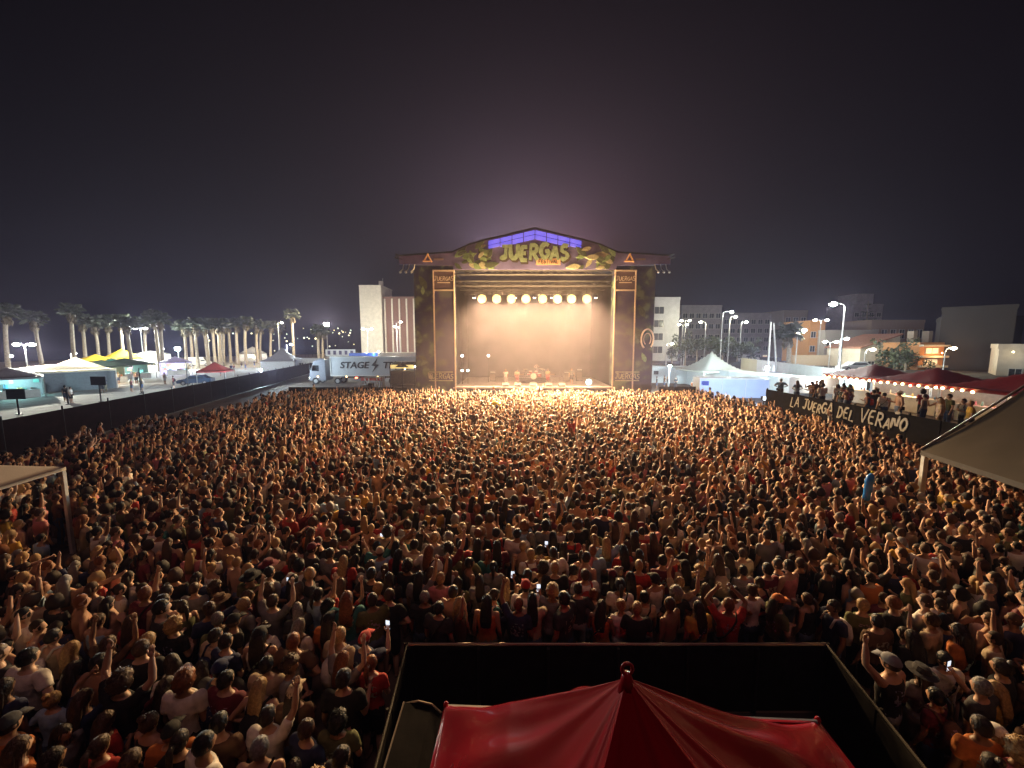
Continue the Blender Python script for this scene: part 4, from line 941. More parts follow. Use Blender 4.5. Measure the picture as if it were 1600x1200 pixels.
lamp_bulb(thing('work_lamp', 'small white work lamp beside the blue container', 'lamp', (p.x+3.4, 72.5, 4.6)), (0, 0, 0), (.8, .95, 1.), 700, .16, 30)
# hut beside the stage with a lit yellow canopy
hp = at(630, 570, 46.); hut = thing('stage_side_hut', 'two storey side stage hut with a glowing yellow canopy', 'hut', (hp.x, 45.5, 0))
hutw = mat('hut_cloth', (.12, .095, .08), .85, var=.2)
MB().box((0, 1.2, 2.15), (2.9, 2.2, 1.5)).build('upper_wall', hutw, hut)
MB().box((0, 1.2, 1.36), (3.1, 2.4, .08)).build('platform', black_steel, hut)
for xx in (-1.45, 0, 1.45):
    for yy in (.05, 2.35): MB().box((xx, yy, 1.98), (.08, .08, 3.95)).build('post', black_steel, hut)
MB().box((0, 1.2, .65), (2.9, 1.6, 1.2)).build('lower_wall', mat('hut_grey', (.2, .17, .16), .85), hut)
ca = MB(); ca.loft([(0, 1.2, 3.35, 1.7, 1.45), (0, 1.2, 3.75, 1.55, 1.3), (0, 1.2, 3.95, 1.2, 1.)], 12); ca.build('canopy', mat('canopy_dark_green', (.03, .05, .03), .6), hut)
MB().box((0, -.02, 3.42), (2.7, .05, .42)).build('emissive_valance', mat('emissive_valance', (.8, .6, .25), .6, emit=(1., .72, .25), estr=1.), hut)  # yellow light on this cloth is put in as emission
lamp_bulb(hut, (1.55, -.05, 3.45), (1., .95, .85), 12, .09, 12); lamp_bulb(hut, (0, 1.2, 3.1), (1., .75, .35), 20, .08, 20)
fp = at(585, 608, 44.); fk = thing('forklift', 'pale green forklift with glass cab between truck and crowd', 'forklift', (fp.x, 44, 0)); fkm = mat('forklift_paint', (.5, .58, .54), .4)
MB().box((-.2, 0, .75), (2.2, 1.15, .7)).build('chassis', fkm, fk); MB().box((-1.15, 0, 1.1), (.6, 1.1, .6)).build('counterweight', fkm, fk)
for xx in (-.85, .55):
    for s in (-1, 1): MB().tube([(xx, s*.52, 1.1), (xx*.92, s*.5, 2.25)], .06, 6).build('cab_post', fkm, fk)
MB().box((-.15, 0, 2.28), (1.6, 1.15, .09)).build('cab_roof', fkm, fk); MB().box((-.35, 0, 1.35), (.5, .55, .5)).build('seat', black_steel, fk)
for s in (-1, 1): MB().box((1.05, s*.3, 1.25), (.12, .12, 2.3)).build('mast', steel, fk)
for s in (-1, 1): MB().box((1.6, s*.3, .3), (1.1, .12, .05)).build('fork', steel, fk)
for xx in (-.9, .7):
    for s in (-1, 1): wheel(fk, (xx, s*.55, .36), .36, .26)

# tower block with its brick wing
d = 112; a, b2 = at(563, 500, d), at(597, 500, d); h = at(580, 447, d).z
tb = building('tower_block', 'windowless cream tower block left of the stage', a.x, b2.x, d, 10, h, rendered, parapet=.3)
MB().box((2.2, 3, h+1.), (1., 1., 1.6)).build('roof_hut', rendered, tb); MB().tube([(2.9, 2.5, h), (2.9, 2.5, h+2.6)], .05, 5).build('antenna', steel, tb)
a3, b3 = at(600, 500, d+1), at(660, 500, d+1); h3 = at(620, 466, d).z; brick = mat('brick_render', (.17, .085, .06), .85, var=.2, scale=4, bump=.4)
bw = building('brick_wing', 'brick red wing with pale ribs joined behind the tower block', a3.x, b3.x, d+1.2, 9, h3, brick)
for k in range(6): MB().box((a3.x-(a3.x+b3.x)/2+.35+k*(b3.x-a3.x-.7)/5, -.1, h3/2), (.42, .22, h3)).build('rib', rendered, bw)
p = at(628, 552, 90); building('low_house', 'low cream house behind the trailer roof', p.x-6, p.x+6, 92, 6, 3.6, rendered, 1, 5, (1.2, 1.2), parapet=.3, z_first=2., cat='house')

# ------------------------------------------------------------------ right: cabins, pagoda, hoarding
cab_w = mat('cabin_white', (.74, .78, .78), .45, var=.06, scale=1)
def cabin_run(name, label, p0, p1, h, n, m_, z0=0., depth=2.4, openings=True):
    p0, p1 = Vector(p0), Vector(p1); L = (p1-p0).length; ang = math.atan2((p1-p0).y, (p1-p0).x); t = thing(name, label, 'cabin', (p0.x, p0.y, z0), ang)
    for k in range(n):
        c = MB().box(((k+.5)*L/n, depth/2*(1), h/2), (L/n-.05, depth, h)).build('cabin_unit', m_, t)
        MB().box(((k+.5)*L/n, -.03, h-.1), (L/n-.02, .06, .12)).build('edge_rail', steel, c)
        if openings and k % 2 == 0: MB().box(((k+.3)*L/n, -.02, h*.62), (.7, .05, .55)).build('vent_window', shutter, c)
    return t
cabin_run('white_cabins', 'white cabins just right of the stage behind a dark rail', (21.6, 60, 0), (27.4, 59, 0), 2.6, 2, cab_w)
cabin_run('white_cabins', 'row of white cabins right of the white pagoda', (28.5, 60, 0), (32.6, 41, 0), 2.55, 4, cab_w, depth=-2.4)
hd = thing('white_hoarding', 'long white hoarding running along the street on the right', 'hoarding', (48, 80, 0)); a, b = Vector((50, 84, 0)), Vector((39, 42, 0))
ang = math.atan2((b-a).y, (b-a).x); L = (b-a).length
for k in range(18):
    c = a+(b-a)*((k+.5)/18)-Vector((48, 80, 0)); MB().box((0, 0, 1.5), (L/18-.05, .06, 3.)).build('hoarding_panel', cab_w if k > 3 else mat('hoarding_cream', (.6, .57, .42), .6), hd, loc=c, rz=ang)
    q = a+(b-a)*(k/18)-Vector((48, 80, 0)); MB().box((q.x+.12, q.y, 1.55), (.1, .1, 3.1)).build('post', steel, hd)
p = at(1110, 590, 55); pagoda('white_pagoda', 'white high peaked pagoda tent in front of the cabins', (p.x, 55, 0), R(8), 6.8, 2.45, 5.1, mat('pagoda_white', (.72, .74, .66), .6, var=.08), n=20, curve=1.8, walls=('back', 'right'), wall_m=cab_w)
cb = thing('white_container', 'white container lit blue at the crowd edge right of stage', 'container', at(1093, 600, 37).to_2d().to_3d(), R(-11))
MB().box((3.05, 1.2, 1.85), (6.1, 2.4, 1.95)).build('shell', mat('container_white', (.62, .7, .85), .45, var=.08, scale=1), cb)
MB().box((3.05, 1.2, .42), (6.1, 2.4, .84)).build('base', black_steel, cb)
for zz in (.92, 2.8): MB().box((3.05, -.03, zz), (6.14, .08, .12)).build('rail', cab_w, cb)
for k in (.03, 2.03, 4.07, 6.07): MB().box((k, -.04, 1.85), (.07, .06, 1.8)).build('post', cab_w, cb)
MB().box((.55, -.02, 2.35), (.55, .03, .42)).build('emblem', mat('emblem_blue', (.05, .08, .4), .6), cb); MB().box((.22, -.02, 2.37), (.08, .03, .35)).build('emblem_bar', mat('emblem_blue', (.05, .08, .4), .6), cb)
# black crowd fence on both sides of the stage pit
for name, lab, x0, x1, yy in (('pit_barrier', 'black barrier closing the pit left of the stage', -22, -10.3, 37.6), ('pit_barrier', 'black barrier closing the pit right of the stage', 14.7, 19.2, 38.2)):
    t = thing(name, lab, 'barrier', (x0, yy, 0)); n = round((x1-x0)/1.3)
    for k in range(n): MB().box(((k+.5)*(x1-x0)/n, 0, .95), ((x1-x0)/n-.04, .06, 1.85)).build('barrier_panel', black_cloth, t)
# lettered black fence beside the crowd
bf = thing('banner_fence', 'black fence with white LA JUERGA DEL VERANO lettering beside the crowd', 'fence', (19.3, 11, 0))
for k in range(12): MB().box((.02*(k % 2), k*1.5+.75, 1.36), (.06, 1.46, 2.72)).build('fence_panel', black_cloth, bf)
for k in range(13): MB().box((.1, k*1.5, 1.4), (.08, .06, 2.8)).build('post', black_steel, bf)
txt = brush_text('LA JUERGA DEL VERA+O', .62, wd=.17, slant=.25, gap=.1, seed=9, jit=.1)
ww = txt.width; sc = 7.9/ww; txt.v = [(v[0]*sc, v[1], v[2]*1.05) for v in txt.v]
o = txt.build('lettering', mat('white_lettering', (.42, .4, .37), .7, var=.15, scale=8), bf, loc=(-.04, 11.4, 2.18)); o.rotation_euler = (0, 0, R(-90))
# raised platform with bar tents
vp = thing('bar_platform', 'raised dark platform beside the crowd carrying the bar tents', 'platform', (19.5, 12, 0))
for k in range(12): MB().box((7, k*1.9+.95, 1.15), (13.9, 1.88, .12)).build('deck_board', mat('platform_board', (.06, .05, .045), .8, var=.3), vp)
MB().box((7, 11.4, .54), (13.5, 22.4, 1.05)).build('base', black_cloth, vp)
for k in range(6): MB().box((.55+k*.62, 8.6, 1.52), (.6, 16.8, .6)).build('riser_board', MATS['platform_board'], vp)
red_c = mat('red_canvas', (.22, .006, .008), .55, var=.15)
for k, (yy, lab) in enumerate(((32.4, 'far red bar tent with warm bulbs along its edge'), (27.6, 'middle red bar tent on the platform'), (22.8, 'near red bar tent half hidden behind the tan canopy'))):
    t = pagoda('bar_tent', lab, (30.6, yy, 1.21), 0, 4.78, 2.25, 3.25, red_c, white_paint and steel, group='red bar tents', n=14, curve=1.15, walls=('right',), wall_m=mat('bar_wall', (.45, .42, .4), .8), cat='bar tent', wrinkle=.03)
    for q in range(9 if k < 2 else 4):
        c = ((1., .7, .28), (1., .75, .35), (1., .2, .1))[0 if q % 5 else (2 if k == 1 else 1)]
        MB().ball((-2.42, 2.2-q*.55, 2.05-.05*(q % 2)), .085, 8, 6).build('bulb', glow(f'fest_{c}', c, 16), t)
    lamp('POINT', 'bulb_light', (-1.4, .3, 1.75), 170 if k < 2 else 60, (1., .66, .32) if k != 2 else (1., .4, .3), t, .3)
    ct = thing('bar_counter', f'white bar counter under the {lab.split(" ")[0]} red tent', 'counter', (29.2, yy, 1.21), 0, 'bar counters')
    MB().box((0, 0, 1.06), (.7, 4.2, .08)).build('counter_top', white_paint, ct); MB().box((.05, 0, .51), (.55, 4.1, 1.02)).build('counter_front', white_cloth, ct)
    for q in range(8): MB().cyl((rs.uniform(-.2, .2), -1.8+q*.5, 1.11), .06, rs.uniform(.16, .3), 8, .03).build('bottle', goods[q % 7], ct)
# white and orange trailer bar beside the platform
p = at(1290, 600, 36); fb = thing('bar_trailer', 'white bar trailer with orange awning at the platform end', 'trailer', (p.x-1.5, 38.3, 1.0), R(-6))
MB().box((2, .9, 1.25), (4.6, 2, 1.1)).build('upper_body', cab_w, fb); MB().box((2, .9, .45), (4.6, 2, .5)).build('lower_body', cab_w, fb); MB().box((3.7, -.35, 1.9), (1.4, .8, .06), rx=R(-14)).build('awning', mat('orange_awning', (.75, .2, .05), .6), fb)
lamp_bulb(fb, (2., -.4, 1.65), (1., .95, .85), 160, .08, 20)

# palms, masts, lamps at the right
palm(1232, 0, 62, 512, 'wide crowned palm beside the white lamp post on the right', rad=.36, base_px=1234, crown_s=1.5, group='palms on the right')
for i, (px, pt, d, lab) in enumerate(((1205, 503, 60, 'straight pale mast rising behind the white cabins'), (1209, 505, 61, 'leaning pale mast beside the straight one'))):
    a = at(px, pt, d); m = thing('flag_mast', lab, 'mast', (a.x, d, 0)); MB().tube([(0 if i == 0 else 1.2, 0, 0), (0, 0, a.z)], [.16, .1], 8).build('mast', steel, m); MB().cyl((0 if i == 0 else 1.2, 0, 0), .35, .1, 10).build('foot', steel, m)
street_lamp(1257, 516, 60, 'white street lamp right of the wide crowned palm', (1., 1., .9), 3200, 1, 1, strength=50, reach=1.)
street_lamp(1302, 475, 46, 'tall curved street lamp glaring white above the hoarding', (1., .98, .9), 3800, 1, -1, strength=90, reach=1.4, sz=1.15)
street_lamp(1143, 487, 78, 'white street lamp with arm to the right above the pagoda', (.95, 1., .85), 2600, 1, 1, strength=60, reach=1.7)
street_lamp(1149, 495, 84, 'lower lamp right under the white lamp above the pagoda', (1., .95, .7), 900, 1, 1)
street_lamp(1166, 503, 88, 'small greenish lamp right of the pair above the pagoda', (.9, 1., .8), 900, 1, 1)
street_lamp(1095, 503, 84, 'small street lamp left of the pagoda peak', (1., .9, .6), 1100, 1, -1)
street_lamp(1071, 501, 86, 'cluster street lamp beside the white apartment block', (1., .95, .65), 350, 2, reach=1.4)
street_lamp(1067, 507, 88, 'second cluster lamp beside the white apartment block', (1., .95, .65), 250, 2, reach=1.4)
street_lamp(1050, 537, 82, 'low lamp in front of the white apartment block', (1., .93, .75), 700, 1, 1)
street_lamp(1283, 500, 78, 'two armed lamp by the orange building', (1., .95, .8), 900, 2, reach=2.)
street_lamp(1323, 529, 64, 'street lamp right of the tall curved lamp', (.9, 1., .85), 1200, 1, 1)
street_lamp(1298, 534, 66, 'low pair lamp left of the tall curved lamp', (1., 1., .8), 700, 2, reach=1.6)
street_lamp(1364, 546, 58, 'street lamp on the pale gabled house', (1., .9, .7), 500, 1, 1)
street_lamp(1490, 544, 54, 'warm lamp right of the orange facade', (1., .85, .5), 250, 1, 1, strength=40)

# buildings at the right
def bld(px0, px1, py_top, d, *a, **k):
    p0, p1 = at(px0, py_top, d), at(px1, py_top, d); return p0.x, p1.x, d, p0.z
x0, x1, y, h = bld(1020, 1063, 464, 92); grey_r = mat('grey_render', (.42, .42, .42), .85, var=.1, scale=1)
building('apartment_block', 'white apartment block with dark windows right of the stage', x0, x1, y, 12, h-.6, grey_r, 4, 2, (2.2, 1.6), seed=2, z_first=4.6, colskip=(1,))
x0, x1, y, h = bld(1066, 1128, 480, 112); dim_r = mat('dim_render', (.25, .23, .24), .9, var=.15, scale=1)
building('apartment_block', 'dim apartment block behind the palms right of the white one', x0, x1, y, 10, h, dim_r, 5, 6, (1.3, 1.3), lit=.06, seed=4)
x0, x1, y, h = bld(1130, 1226, 492, 118)
building('apartment_block', 'wide dim apartment block behind the street lamps', x0, x1, y, 10, h, dim_r, 5, 9, (1.3, 1.3), lit=.05, seed=5)
x0, x1, y, h = bld(1226, 1262, 488, 112)
building('apartment_block', 'narrow dim block behind the wide crowned palm', x0, x1, y, 10, h, mat('brown_render', (.22, .18, .15), .9), 5, 3, (1.3, 1.3), lit=.0, seed=6)
x0, x1, y, h = bld(1266, 1290, 505, 84)
building('orange_building', 'orange lit building corner with red awning', x0, x1, y, 8, h, mat('orange_render', (.55, .27, .09), .85), 3, 2, (1., 1.2), seed=7)
x0, x1, y, h = bld(1334, 1380, 478, 118)
sb = building('stepped_block', 'grey stepped tower block on the skyline behind a conifer', x0, x1, y, 10, h, dim_r, 5, 4, (1.2, 1.2), seed=8)
MB().box((.2, 5, h+1.9), ((x1-x0)*.56, 7, 3.8)).build('upper_storey', dim_r, sb)
x0, x1, y, h = bld(1290, 1372, 520, 82)
building('long_house', 'long low house under the skyline block', x0, x1, y, 8, h, mat('pale_render', (.4, .37, .33), .9), 2, 6, (1.2, 1.2), seed=9, z_first=2.2, cat='house')
x0, x1, y, h = bld(1362, 1445, 504, 86)
building('townhouse', 'beige townhouse with tall shuttered windows', x0, x1, y, 8, h, mat('beige_render', (.32, .24, .19), .9), 3, 6, (1.1, 1.9), seed=10, cat='house')
# gabled pale house
p0, p1 = at(1342, 572, 66), at(1402, 572, 66); t = thing('gabled_house', 'pale gabled house lit by a street lamp', 'house', ((p0.x+p1.x)/2, 66, 0)); W = p1.x-p0.x; hz = at(1342, 545, 66).z; hr = at(1402, 524, 66).z
MB().prism([(-W/2, 0), (W/2, 0), (W/2, hr), (-W/2, hz)], 0, 7).build('wall', rendered, t); rf = MB(); rf.prism([(-W/2-.3, hz+.02), (W/2+.2, hr+.1), (W/2+.2, hr+.35), (-W/2-.3, hz+.3)], -.3, 7.3); rf.build('roof', mat('roof_tile', (.3, .14, .09), .9, var=.3), t)
window(t, (W*.25, 0, 2.6), 1.4, 1.6, frame_w, shutter); window(t, (-W*.2, 0, 2.4), 1.1, 1.3, frame_w, shutter)
x0, x1, y, h = bld(1240, 1345, 556, 72)
building('street_wall', 'low beige street wall with pale pillars on the right', x0, x1, y, .5, h, mat('wall_beige', (.42, .33, .24), .9, var=.15), parapet=.12, cat='wall')
# orange lit facade
p0, p1 = at(1434, 572, 60), at(1472, 572, 60); W = p1.x-p0.x; hz = at(1440, 535, 60).z; om = mat('facade_orange', (.5, .24, .1), .85)
t = thing('orange_facade', 'small orange lit balcony facade above the red bar tents', 'house', ((p0.x+p1.x)/2, 60, 0)); MB().box((0, 3, hz/2), (W, 6, hz)).build('wall', om, t)
for zz in (hz-.5, hz-2.2, hz-3.7): MB().box((0, -.35, zz), (W+.3, .7, .3)).build('balcony', rendered, t)
for zz in (hz-1.3, hz-3.): window(t, (0, 0, zz), W*.5, .8, frame_w, lit_win)
MB().box((-W*.32, 2, hz+.9), (W*.16, 1, 1.8)).build('chimney', MATS['brown_render'], t); MB().box((W*.32, 2, hz+.9), (W*.16, 1, 1.8)).build('chimney', MATS['brown_render'], t)
lamp_bulb(t, (0, -1.5, hz-1.6), (1., .5, .18), 120, .1, 12)
x0, x1, y, h = bld(1478, 1512, 500, 66); building('dark_block', 'dark gable block left of the big blank block', x0, x1, y, 10, h, mat('dark_render', (.11, .1, .1), .9), 3, 2, (1.1, 1.3), seed=12, rz=R(-45))
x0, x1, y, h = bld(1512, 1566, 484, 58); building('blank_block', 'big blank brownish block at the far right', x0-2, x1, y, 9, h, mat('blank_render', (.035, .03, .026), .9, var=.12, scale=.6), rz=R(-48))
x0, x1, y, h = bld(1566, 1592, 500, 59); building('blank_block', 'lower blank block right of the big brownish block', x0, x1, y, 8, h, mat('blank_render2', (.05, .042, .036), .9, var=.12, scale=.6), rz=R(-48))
x0, x1, y, h = bld(1584, 1660, 545, 48); t = building('corner_house', 'pale lit house corner at the right picture edge', x0, x1, y, 6, h, rendered, 1, 2, (1., 1.), z_first=2.4, cat='house', rz=R(-45))
lamp_bulb(t, (-(x1-x0)/2+1., -1.2, h-.4), (1., .85, .5), 14, .1, 12)
# conifer in front of the stepped block
cf = at(1357, 470, 104); t = thing('norfolk_pine', 'tall layered conifer standing before the stepped block', 'tree', (cf.x, 104, 0)); MB().tube([(0, 0, 0), (0, 0, cf.z)], [.35, .06], 8).build('trunk', trunk_m, t)
mb = MB(); rn = random.Random(2)
for k in range(13):
    z = cf.z*(.25+.058*k); r0 = 4.4*(1-k/14)
    for q in range(9):
        a = rn.uniform(0, 6.28); d_ = Vector((math.cos(a), math.sin(a), .12)); s_ = Vector((-math.sin(a), math.cos(a), 0))
        for u in np.linspace(.15, 1, 9):
            c = Vector((0, 0, z))+d_*r0*u; l = r0*.16*(1.2-u*.6)
            for sg in (-1, 1): mb.add([c, c+s_*sg*l+d_*l*.6+Vector((0, 0, rn.uniform(-.3, .1))), c+d_*l*1.1+s_*sg*l*.2], [(0, 1, 2)])
mb.build('crown', mat('conifer_needles', (.03, .045, .025), .7, var=.4), t)
# round trees and bushes before the blocks
def bush_tree(px, py_top, d, rad, label, seed, col=(.045, .06, .025), trunk=True):
    p = at(px, py_top, d); t = thing('broadleaf_tree', label, 'tree', (p.x, d, 0), 0, 'street trees'); rn = random.Random(seed); cz = max(rad*.9, p.z-rad)
    MB().tube([(0, 0, 0), (.1, 0, cz*.6), (0, .1, cz)], [.2, .15, .06], 7).build('trunk', trunk_m, t); mb = MB()
    for c_ in range(16):
        cc = Vector((rn.gauss(0, .5), rn.gauss(0, .5), rn.gauss(0, .42)))*rad
        for q in range(46):
            v = Vector((rn.gauss(0, 1), rn.gauss(0, 1), rn.gauss(0, 1))).normalized()*rad*.42*rn.random()**.4 + cc + Vector((0, 0, cz))
            a = Vector((rn.gauss(0, 1), rn.gauss(0, 1), rn.gauss(0, 1))).normalized()*rad*.11; b_ = Vector((rn.gauss(0, 1), rn.gauss(0, 1), rn.gauss(0, 1))).normalized()*rad*.09
            mb.add([v-a, v+b_, v+a, v-b_], [(0, 1, 2, 3)])
    mb.build('crown', mat('tree_leaf_%d' % (seed % 2), col, .6, var=.4, scale=3), t)
for i, (px, py, d, r_) in enumerate(((1072, 524, 84, 2.1), (1090, 526, 82, 1.9), (1112, 522, 90, 2.4), (1130, 528, 86, 2.), (1153, 530, 88, 2.), (1175, 528, 90, 2.2), (1405, 534, 62, 2.3), (1418, 540, 58, 1.8), (1050, 542, 78, 1.2))):
    bush_tree(px, py, d, r_, ['dark street tree nearest the white apartment block', 'second dark street tree from the apartment block', 'dark street tree behind the pagoda peak', 'dark street tree right of the pagoda peak', 'dark street tree under the white street lamp', 'dark street tree left of the two masts', 'dark tree right of the gabled house', 'smaller dark tree left of the orange facade', 'low bush in front of the apartment block'][i], i)
# cars in the street
for i, (px, py, d) in enumerate(((1170, 556, 92), (1112, 549, 92), (1335, 571, 58))):
    p = at(px, py, d); car('parked_car', ['pale car parked in the street behind the hoarding', 'parked car with bright lamp behind the pagoda peak', 'white car parked beyond the red bar tents'][i], (p.x, d, 2.01), R((5, 190, 172)[i]), mat('car_paint_%d' % i, ((.5, .48, .46), (.1, .1, .12), (.62, .64, .66))[i], .3, coat=.7))

# added lamps light the cabins and pagoda; the fence lamp lights the container
flood(1198, 575, 45, 'cold white floodlight on a mast before the white cabins', (.75, .95, 1.), 2000, 30, .2)
lamp_bulb(thing('added_tent_lamp', 'lamp added inside the white pagoda', 'lamp', (at(1110, 590, 55).x, 54.2, 2.2)), (0, 0, 0), (.8, .97, 1.), 700, .09, 20)
p = at(1194, 622, 29.6); sf = thing('side_flood', 'glaring cold white lamp at the far end of the lettered fence', 'lamp', (p.x, p.y, 0)); MB().tube([(0, 0, 0), (0, 0, p.z)], .05, 6).build('pole', black_steel, sf)
MB().box((0, .0, p.z), (.34, .3, .26)).build('housing', black_steel, sf); MB().box((0, -.16, p.z), (.3, .03, .22)).build('lens', glow('side_flood_lens', (.7, .85, 1.), 20), sf); MB().box((0, .16, p.z), (.3, .03, .22)).build('lens', glow('side_flood_lens', (.7, .85, 1.), 20), sf)
lamp('SPOT', 'side_beam', (0, .25, p.z), 2600, (.52, .7, 1.), sf, .1, R(100), .5, aim=(.1, 1, .03))
flood(1046, 572, 47, 'cold white floodlight behind the right stage tower', (.7, .92, 1.), 800, 25, .16)  # added to brighten the white walls beside the stage

# ------------------------------------------------------------------ foreground: mixing position, canopies
floor_m = mat('black_floor', (.02, .018, .018), .8, var=.4, scale=4)
sheet('mixing_floor', [(-1.7, -6), (5.2, -6), (5.2, 5.85), (-1.7, 5.85)], .012, floor_m)
fb_ = thing('crowd_barrier', 'black cloth covered crowd barrier round the mixing position', 'barrier', (0, 5.9, 0))
seam = mat('barrier_cloth', (.007, .0055, .006), .95, var=.5, scale=3, bump=.6, spec=.12)
for k in range(6):
    x = -1.7+6.9*(k+.5)/6; MB().box((x, .015*(k % 2), .6), (1.13, .05, 1.18)).build('barrier_panel', seam, fb_)
for k in range(7): MB().box((-1.7+6.9*k/6, -.06, .6), (.05, .06, 1.2)).build('post', black_steel, fb_)
rail_m = mat('rail_metal', (.5, .42, .34), .3, .7)
MB().tube([(-1.72, 0, 1.22), (5.22, 0, 1.22)], .024, 8).build('top_rail', rail_m, fb_)
dark_rail = mat('dark_rail', (.035, .028, .022), .6, .3)
for s, x0, x1 in ((-1, -1.74, -1.42), (1, 5.22, 4.35)):
    a_, b_2 = Vector((x0, 0, 0)), Vector((x1, -4.6, 0)); ang = math.atan2((b_2-a_).y, (b_2-a_).x)
    for k in range(4):
        c = a_+(b_2-a_)*((k+.5)/4); MB().box((0, 0, .6), ((b_2-a_).length/4-.04, .05, 1.18)).build('barrier_panel', seam, fb_, loc=c, rz=ang)
    MB().tube([a_+Vector((0, -.02, 1.22)), b_2+Vector((0, 0, 1.22))], .02, 8).build('top_rail', dark_rail, fb_)
    for k in range(5):
        q = a_+(b_2-a_)*(k/4)+Vector((s*.04, 0, 0)); MB().tube([q, q+Vector((0, 0, 1.24))], .02, 6).build('post', dark_rail, fb_)
cs = thing('black_case', 'tall black covered case with a pale curved rim beside the red canopy', 'case', (-1.22, 3.9, 0))
cb_ = MB(); cb_.prism([(-.24, 0), (.24, 0), (.24, 1.16), (.12, 1.28), (-.06, 1.33), (-.24, 1.33)], -.85, .85); cb_.build('cover', seam, cs)
MB().tube([(-.25, .86, 1.3), (-.06, .86, 1.345), (.12, .86, 1.295), (.245, .86, 1.17)], .014, 6).build('rim', rail_m, cs); MB().tube([(-.255, .86, 1.33), (-.255, -.86, 1.33)], .012, 6).build('rim', rail_m, cs)
for s in (-1, 1):
    for q in (-.7, .7): MB().cyl((s*.17, q, 0), .04, .05, 8).build('caster', rubber, cs)

red_v = mat('red_vinyl', (.42, .008, .018), .2, var=.12, scale=1.5, spec=.6, coat=.15)
rc = thing('red_canopy', 'glossy red vinyl canopy with folds below the camera', 'canopy', (1.13, 1.72, 0), R(-2.5))
vs, fs = [], []; HW = 1.94; EAVE, APEX, AX = 2.34, 4.55, -.56; NR, NP = 64, 288
def sq(t):       # walk round the unit square
    t = (t % 1.)*4; k = int(t); q = 2*(t-k)-1; return ((1, q), (-q, 1), (-1, -q), (q, -1))[k]
CR = [(.40, .03, .09), (.455, .03, .1), (.515, .034, .1), (.575, .03, .07), (.09, .034, .09), (.03, .03, .1), (.965, .034, .1), (.915, .03, .07), (.66, .03, .06), (.72, .035, .07), (.79, .03, .07), (.85, .03, .06), (.2, .03, .06), (.3, .03, .06)]
for i in range(NR+1):
    r = (i/NR)**1.0
    for k in range(NP):
        t = k/NP; u, v = sq(t+.125*0); u, v = u*r, v*r
        f = 0.
        for n_, a_, p_ in ((9, .02, .4), (14, .022, 2.2), (23, .012, 4.)): f += a_*math.sin(n_*2*math.pi*t+p_+1.6*math.sin(3*r+p_))
        f += .035*noise.noise(Vector((u*2.2, v*2.2, 3.)))
        for c0, w0, a0 in CR:
            dd = (t-c0+.018*math.sin(5*r+c0*40)+.5) % 1.-.5; f += a0*math.exp(-(dd/w0)**2)*(.35+.65*math.sin(math.pi*min(1, r*1.15)))
        z = EAVE+(APEX-EAVE)*(1-r)**1.22 + f*min(1, r*2.2)*(1-r**8)*1.25
        hip = abs(abs(u)-abs(v))/(r+1e-6); z += .03*math.exp(-(hip/.06)**2)*(1-r**8)*min(1, r*3)
        vs.append((u*HW+AX*(1-r), v*HW, z-.05*(1-min(abs(u), abs(v))**2)*max(0, r-.8)*5*(r < .995)))
for i in range(NR):
    for k in range(NP): fs.append((i*NP+k, (i+1)*NP+k, (i+1)*NP+(k+1) % NP, i*NP+(k+1) % NP))
o0 = len(vs); vs += [(vs[NR*NP+k][0]*1.004, vs[NR*NP+k][1]*1.004, EAVE-.28+.012*math.sin(k*.7)) for k in range(NP)]
for k in range(NP): fs.append((NR*NP+k, o0+k, o0+(k+1) % NP, NR*NP+(k+1) % NP))
mb = MB(); mb.add(vs, fs); mb.build('canopy', red_v, rc, True)
fin = MB(); fin.tube([(AX, 0, APEX-.08), (AX, 0, APEX+.0), (AX, 0, APEX+.03)], [.045, .028, .012], 10); fin.tube([(AX+.026*math.cos(t), 0, APEX+.045+.03*math.sin(t)) for t in np.linspace(0, 6.28, 16)], .009, 6); fin.build('peak_ring', red_v, rc, True)
for sy_, dz in ((1, .03), (-1, -.1)): MB().tube([(-HW+.05, sy_*(HW-.05), EAVE+dz), (HW-.05, sy_*(HW-.05), EAVE+dz)], .02, 6).build('frame_bar', alu, rc)
for a in (-1, 1):
    for b in (-1, 1): MB().box((a*(HW-.06), b*(HW-.06), EAVE/2-.02), (.05, .05, EAVE-.04)).build('leg', alu, rc)
    MB().ball((a*(HW-.02), HW-.02, EAVE+.02), (.03, .03, .035), 10, 8).build('corner_cap', red_v, rc)

lt = pagoda('white_canopy', 'cream canopy corner with a white post at the left edge', (-15.35, 8.25, 0), R(3), 5., 2.62, 3.7, mat('cream_vinyl', (.62, .56, .48), .6, var=.08, scale=2), mat('white_post', (.7, .72, .72), .4), n=30, curve=1., wrinkle=.025, valance=.1)
# tan gable tent at the right: roof slopes, posts
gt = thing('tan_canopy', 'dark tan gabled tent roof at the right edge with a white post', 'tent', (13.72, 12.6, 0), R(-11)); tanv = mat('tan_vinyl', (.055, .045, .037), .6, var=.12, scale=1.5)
Wd, Ln, ez, rz_ = 6.4, 9., 2.62, 5.35; mb = MB(); vs, fs = [], []; nx, ny = 40, 40
for j in range(ny+1):
    for i in range(nx+1):
        u, v = i/nx, j/ny; hgt = 1-abs(2*u-1); sag = -.12*math.sin(math.pi*min(hgt, 1))*1. - .05*math.sin(v*math.pi*3)**2*math.sin(math.pi*hgt)+.02*math.sin(v*40+hgt*5)*(1-hgt)*hgt*2
        vs.append((u*Wd, -v*Ln, ez+(rz_-ez)*hgt+sag))
for j in range(ny):
    for i in range(nx): a = j*(nx+1)+i; fs.append((a, a+nx+1, a+nx+2, a+1))
mb.add(vs, fs); mb.build('roof', tanv, gt, True)
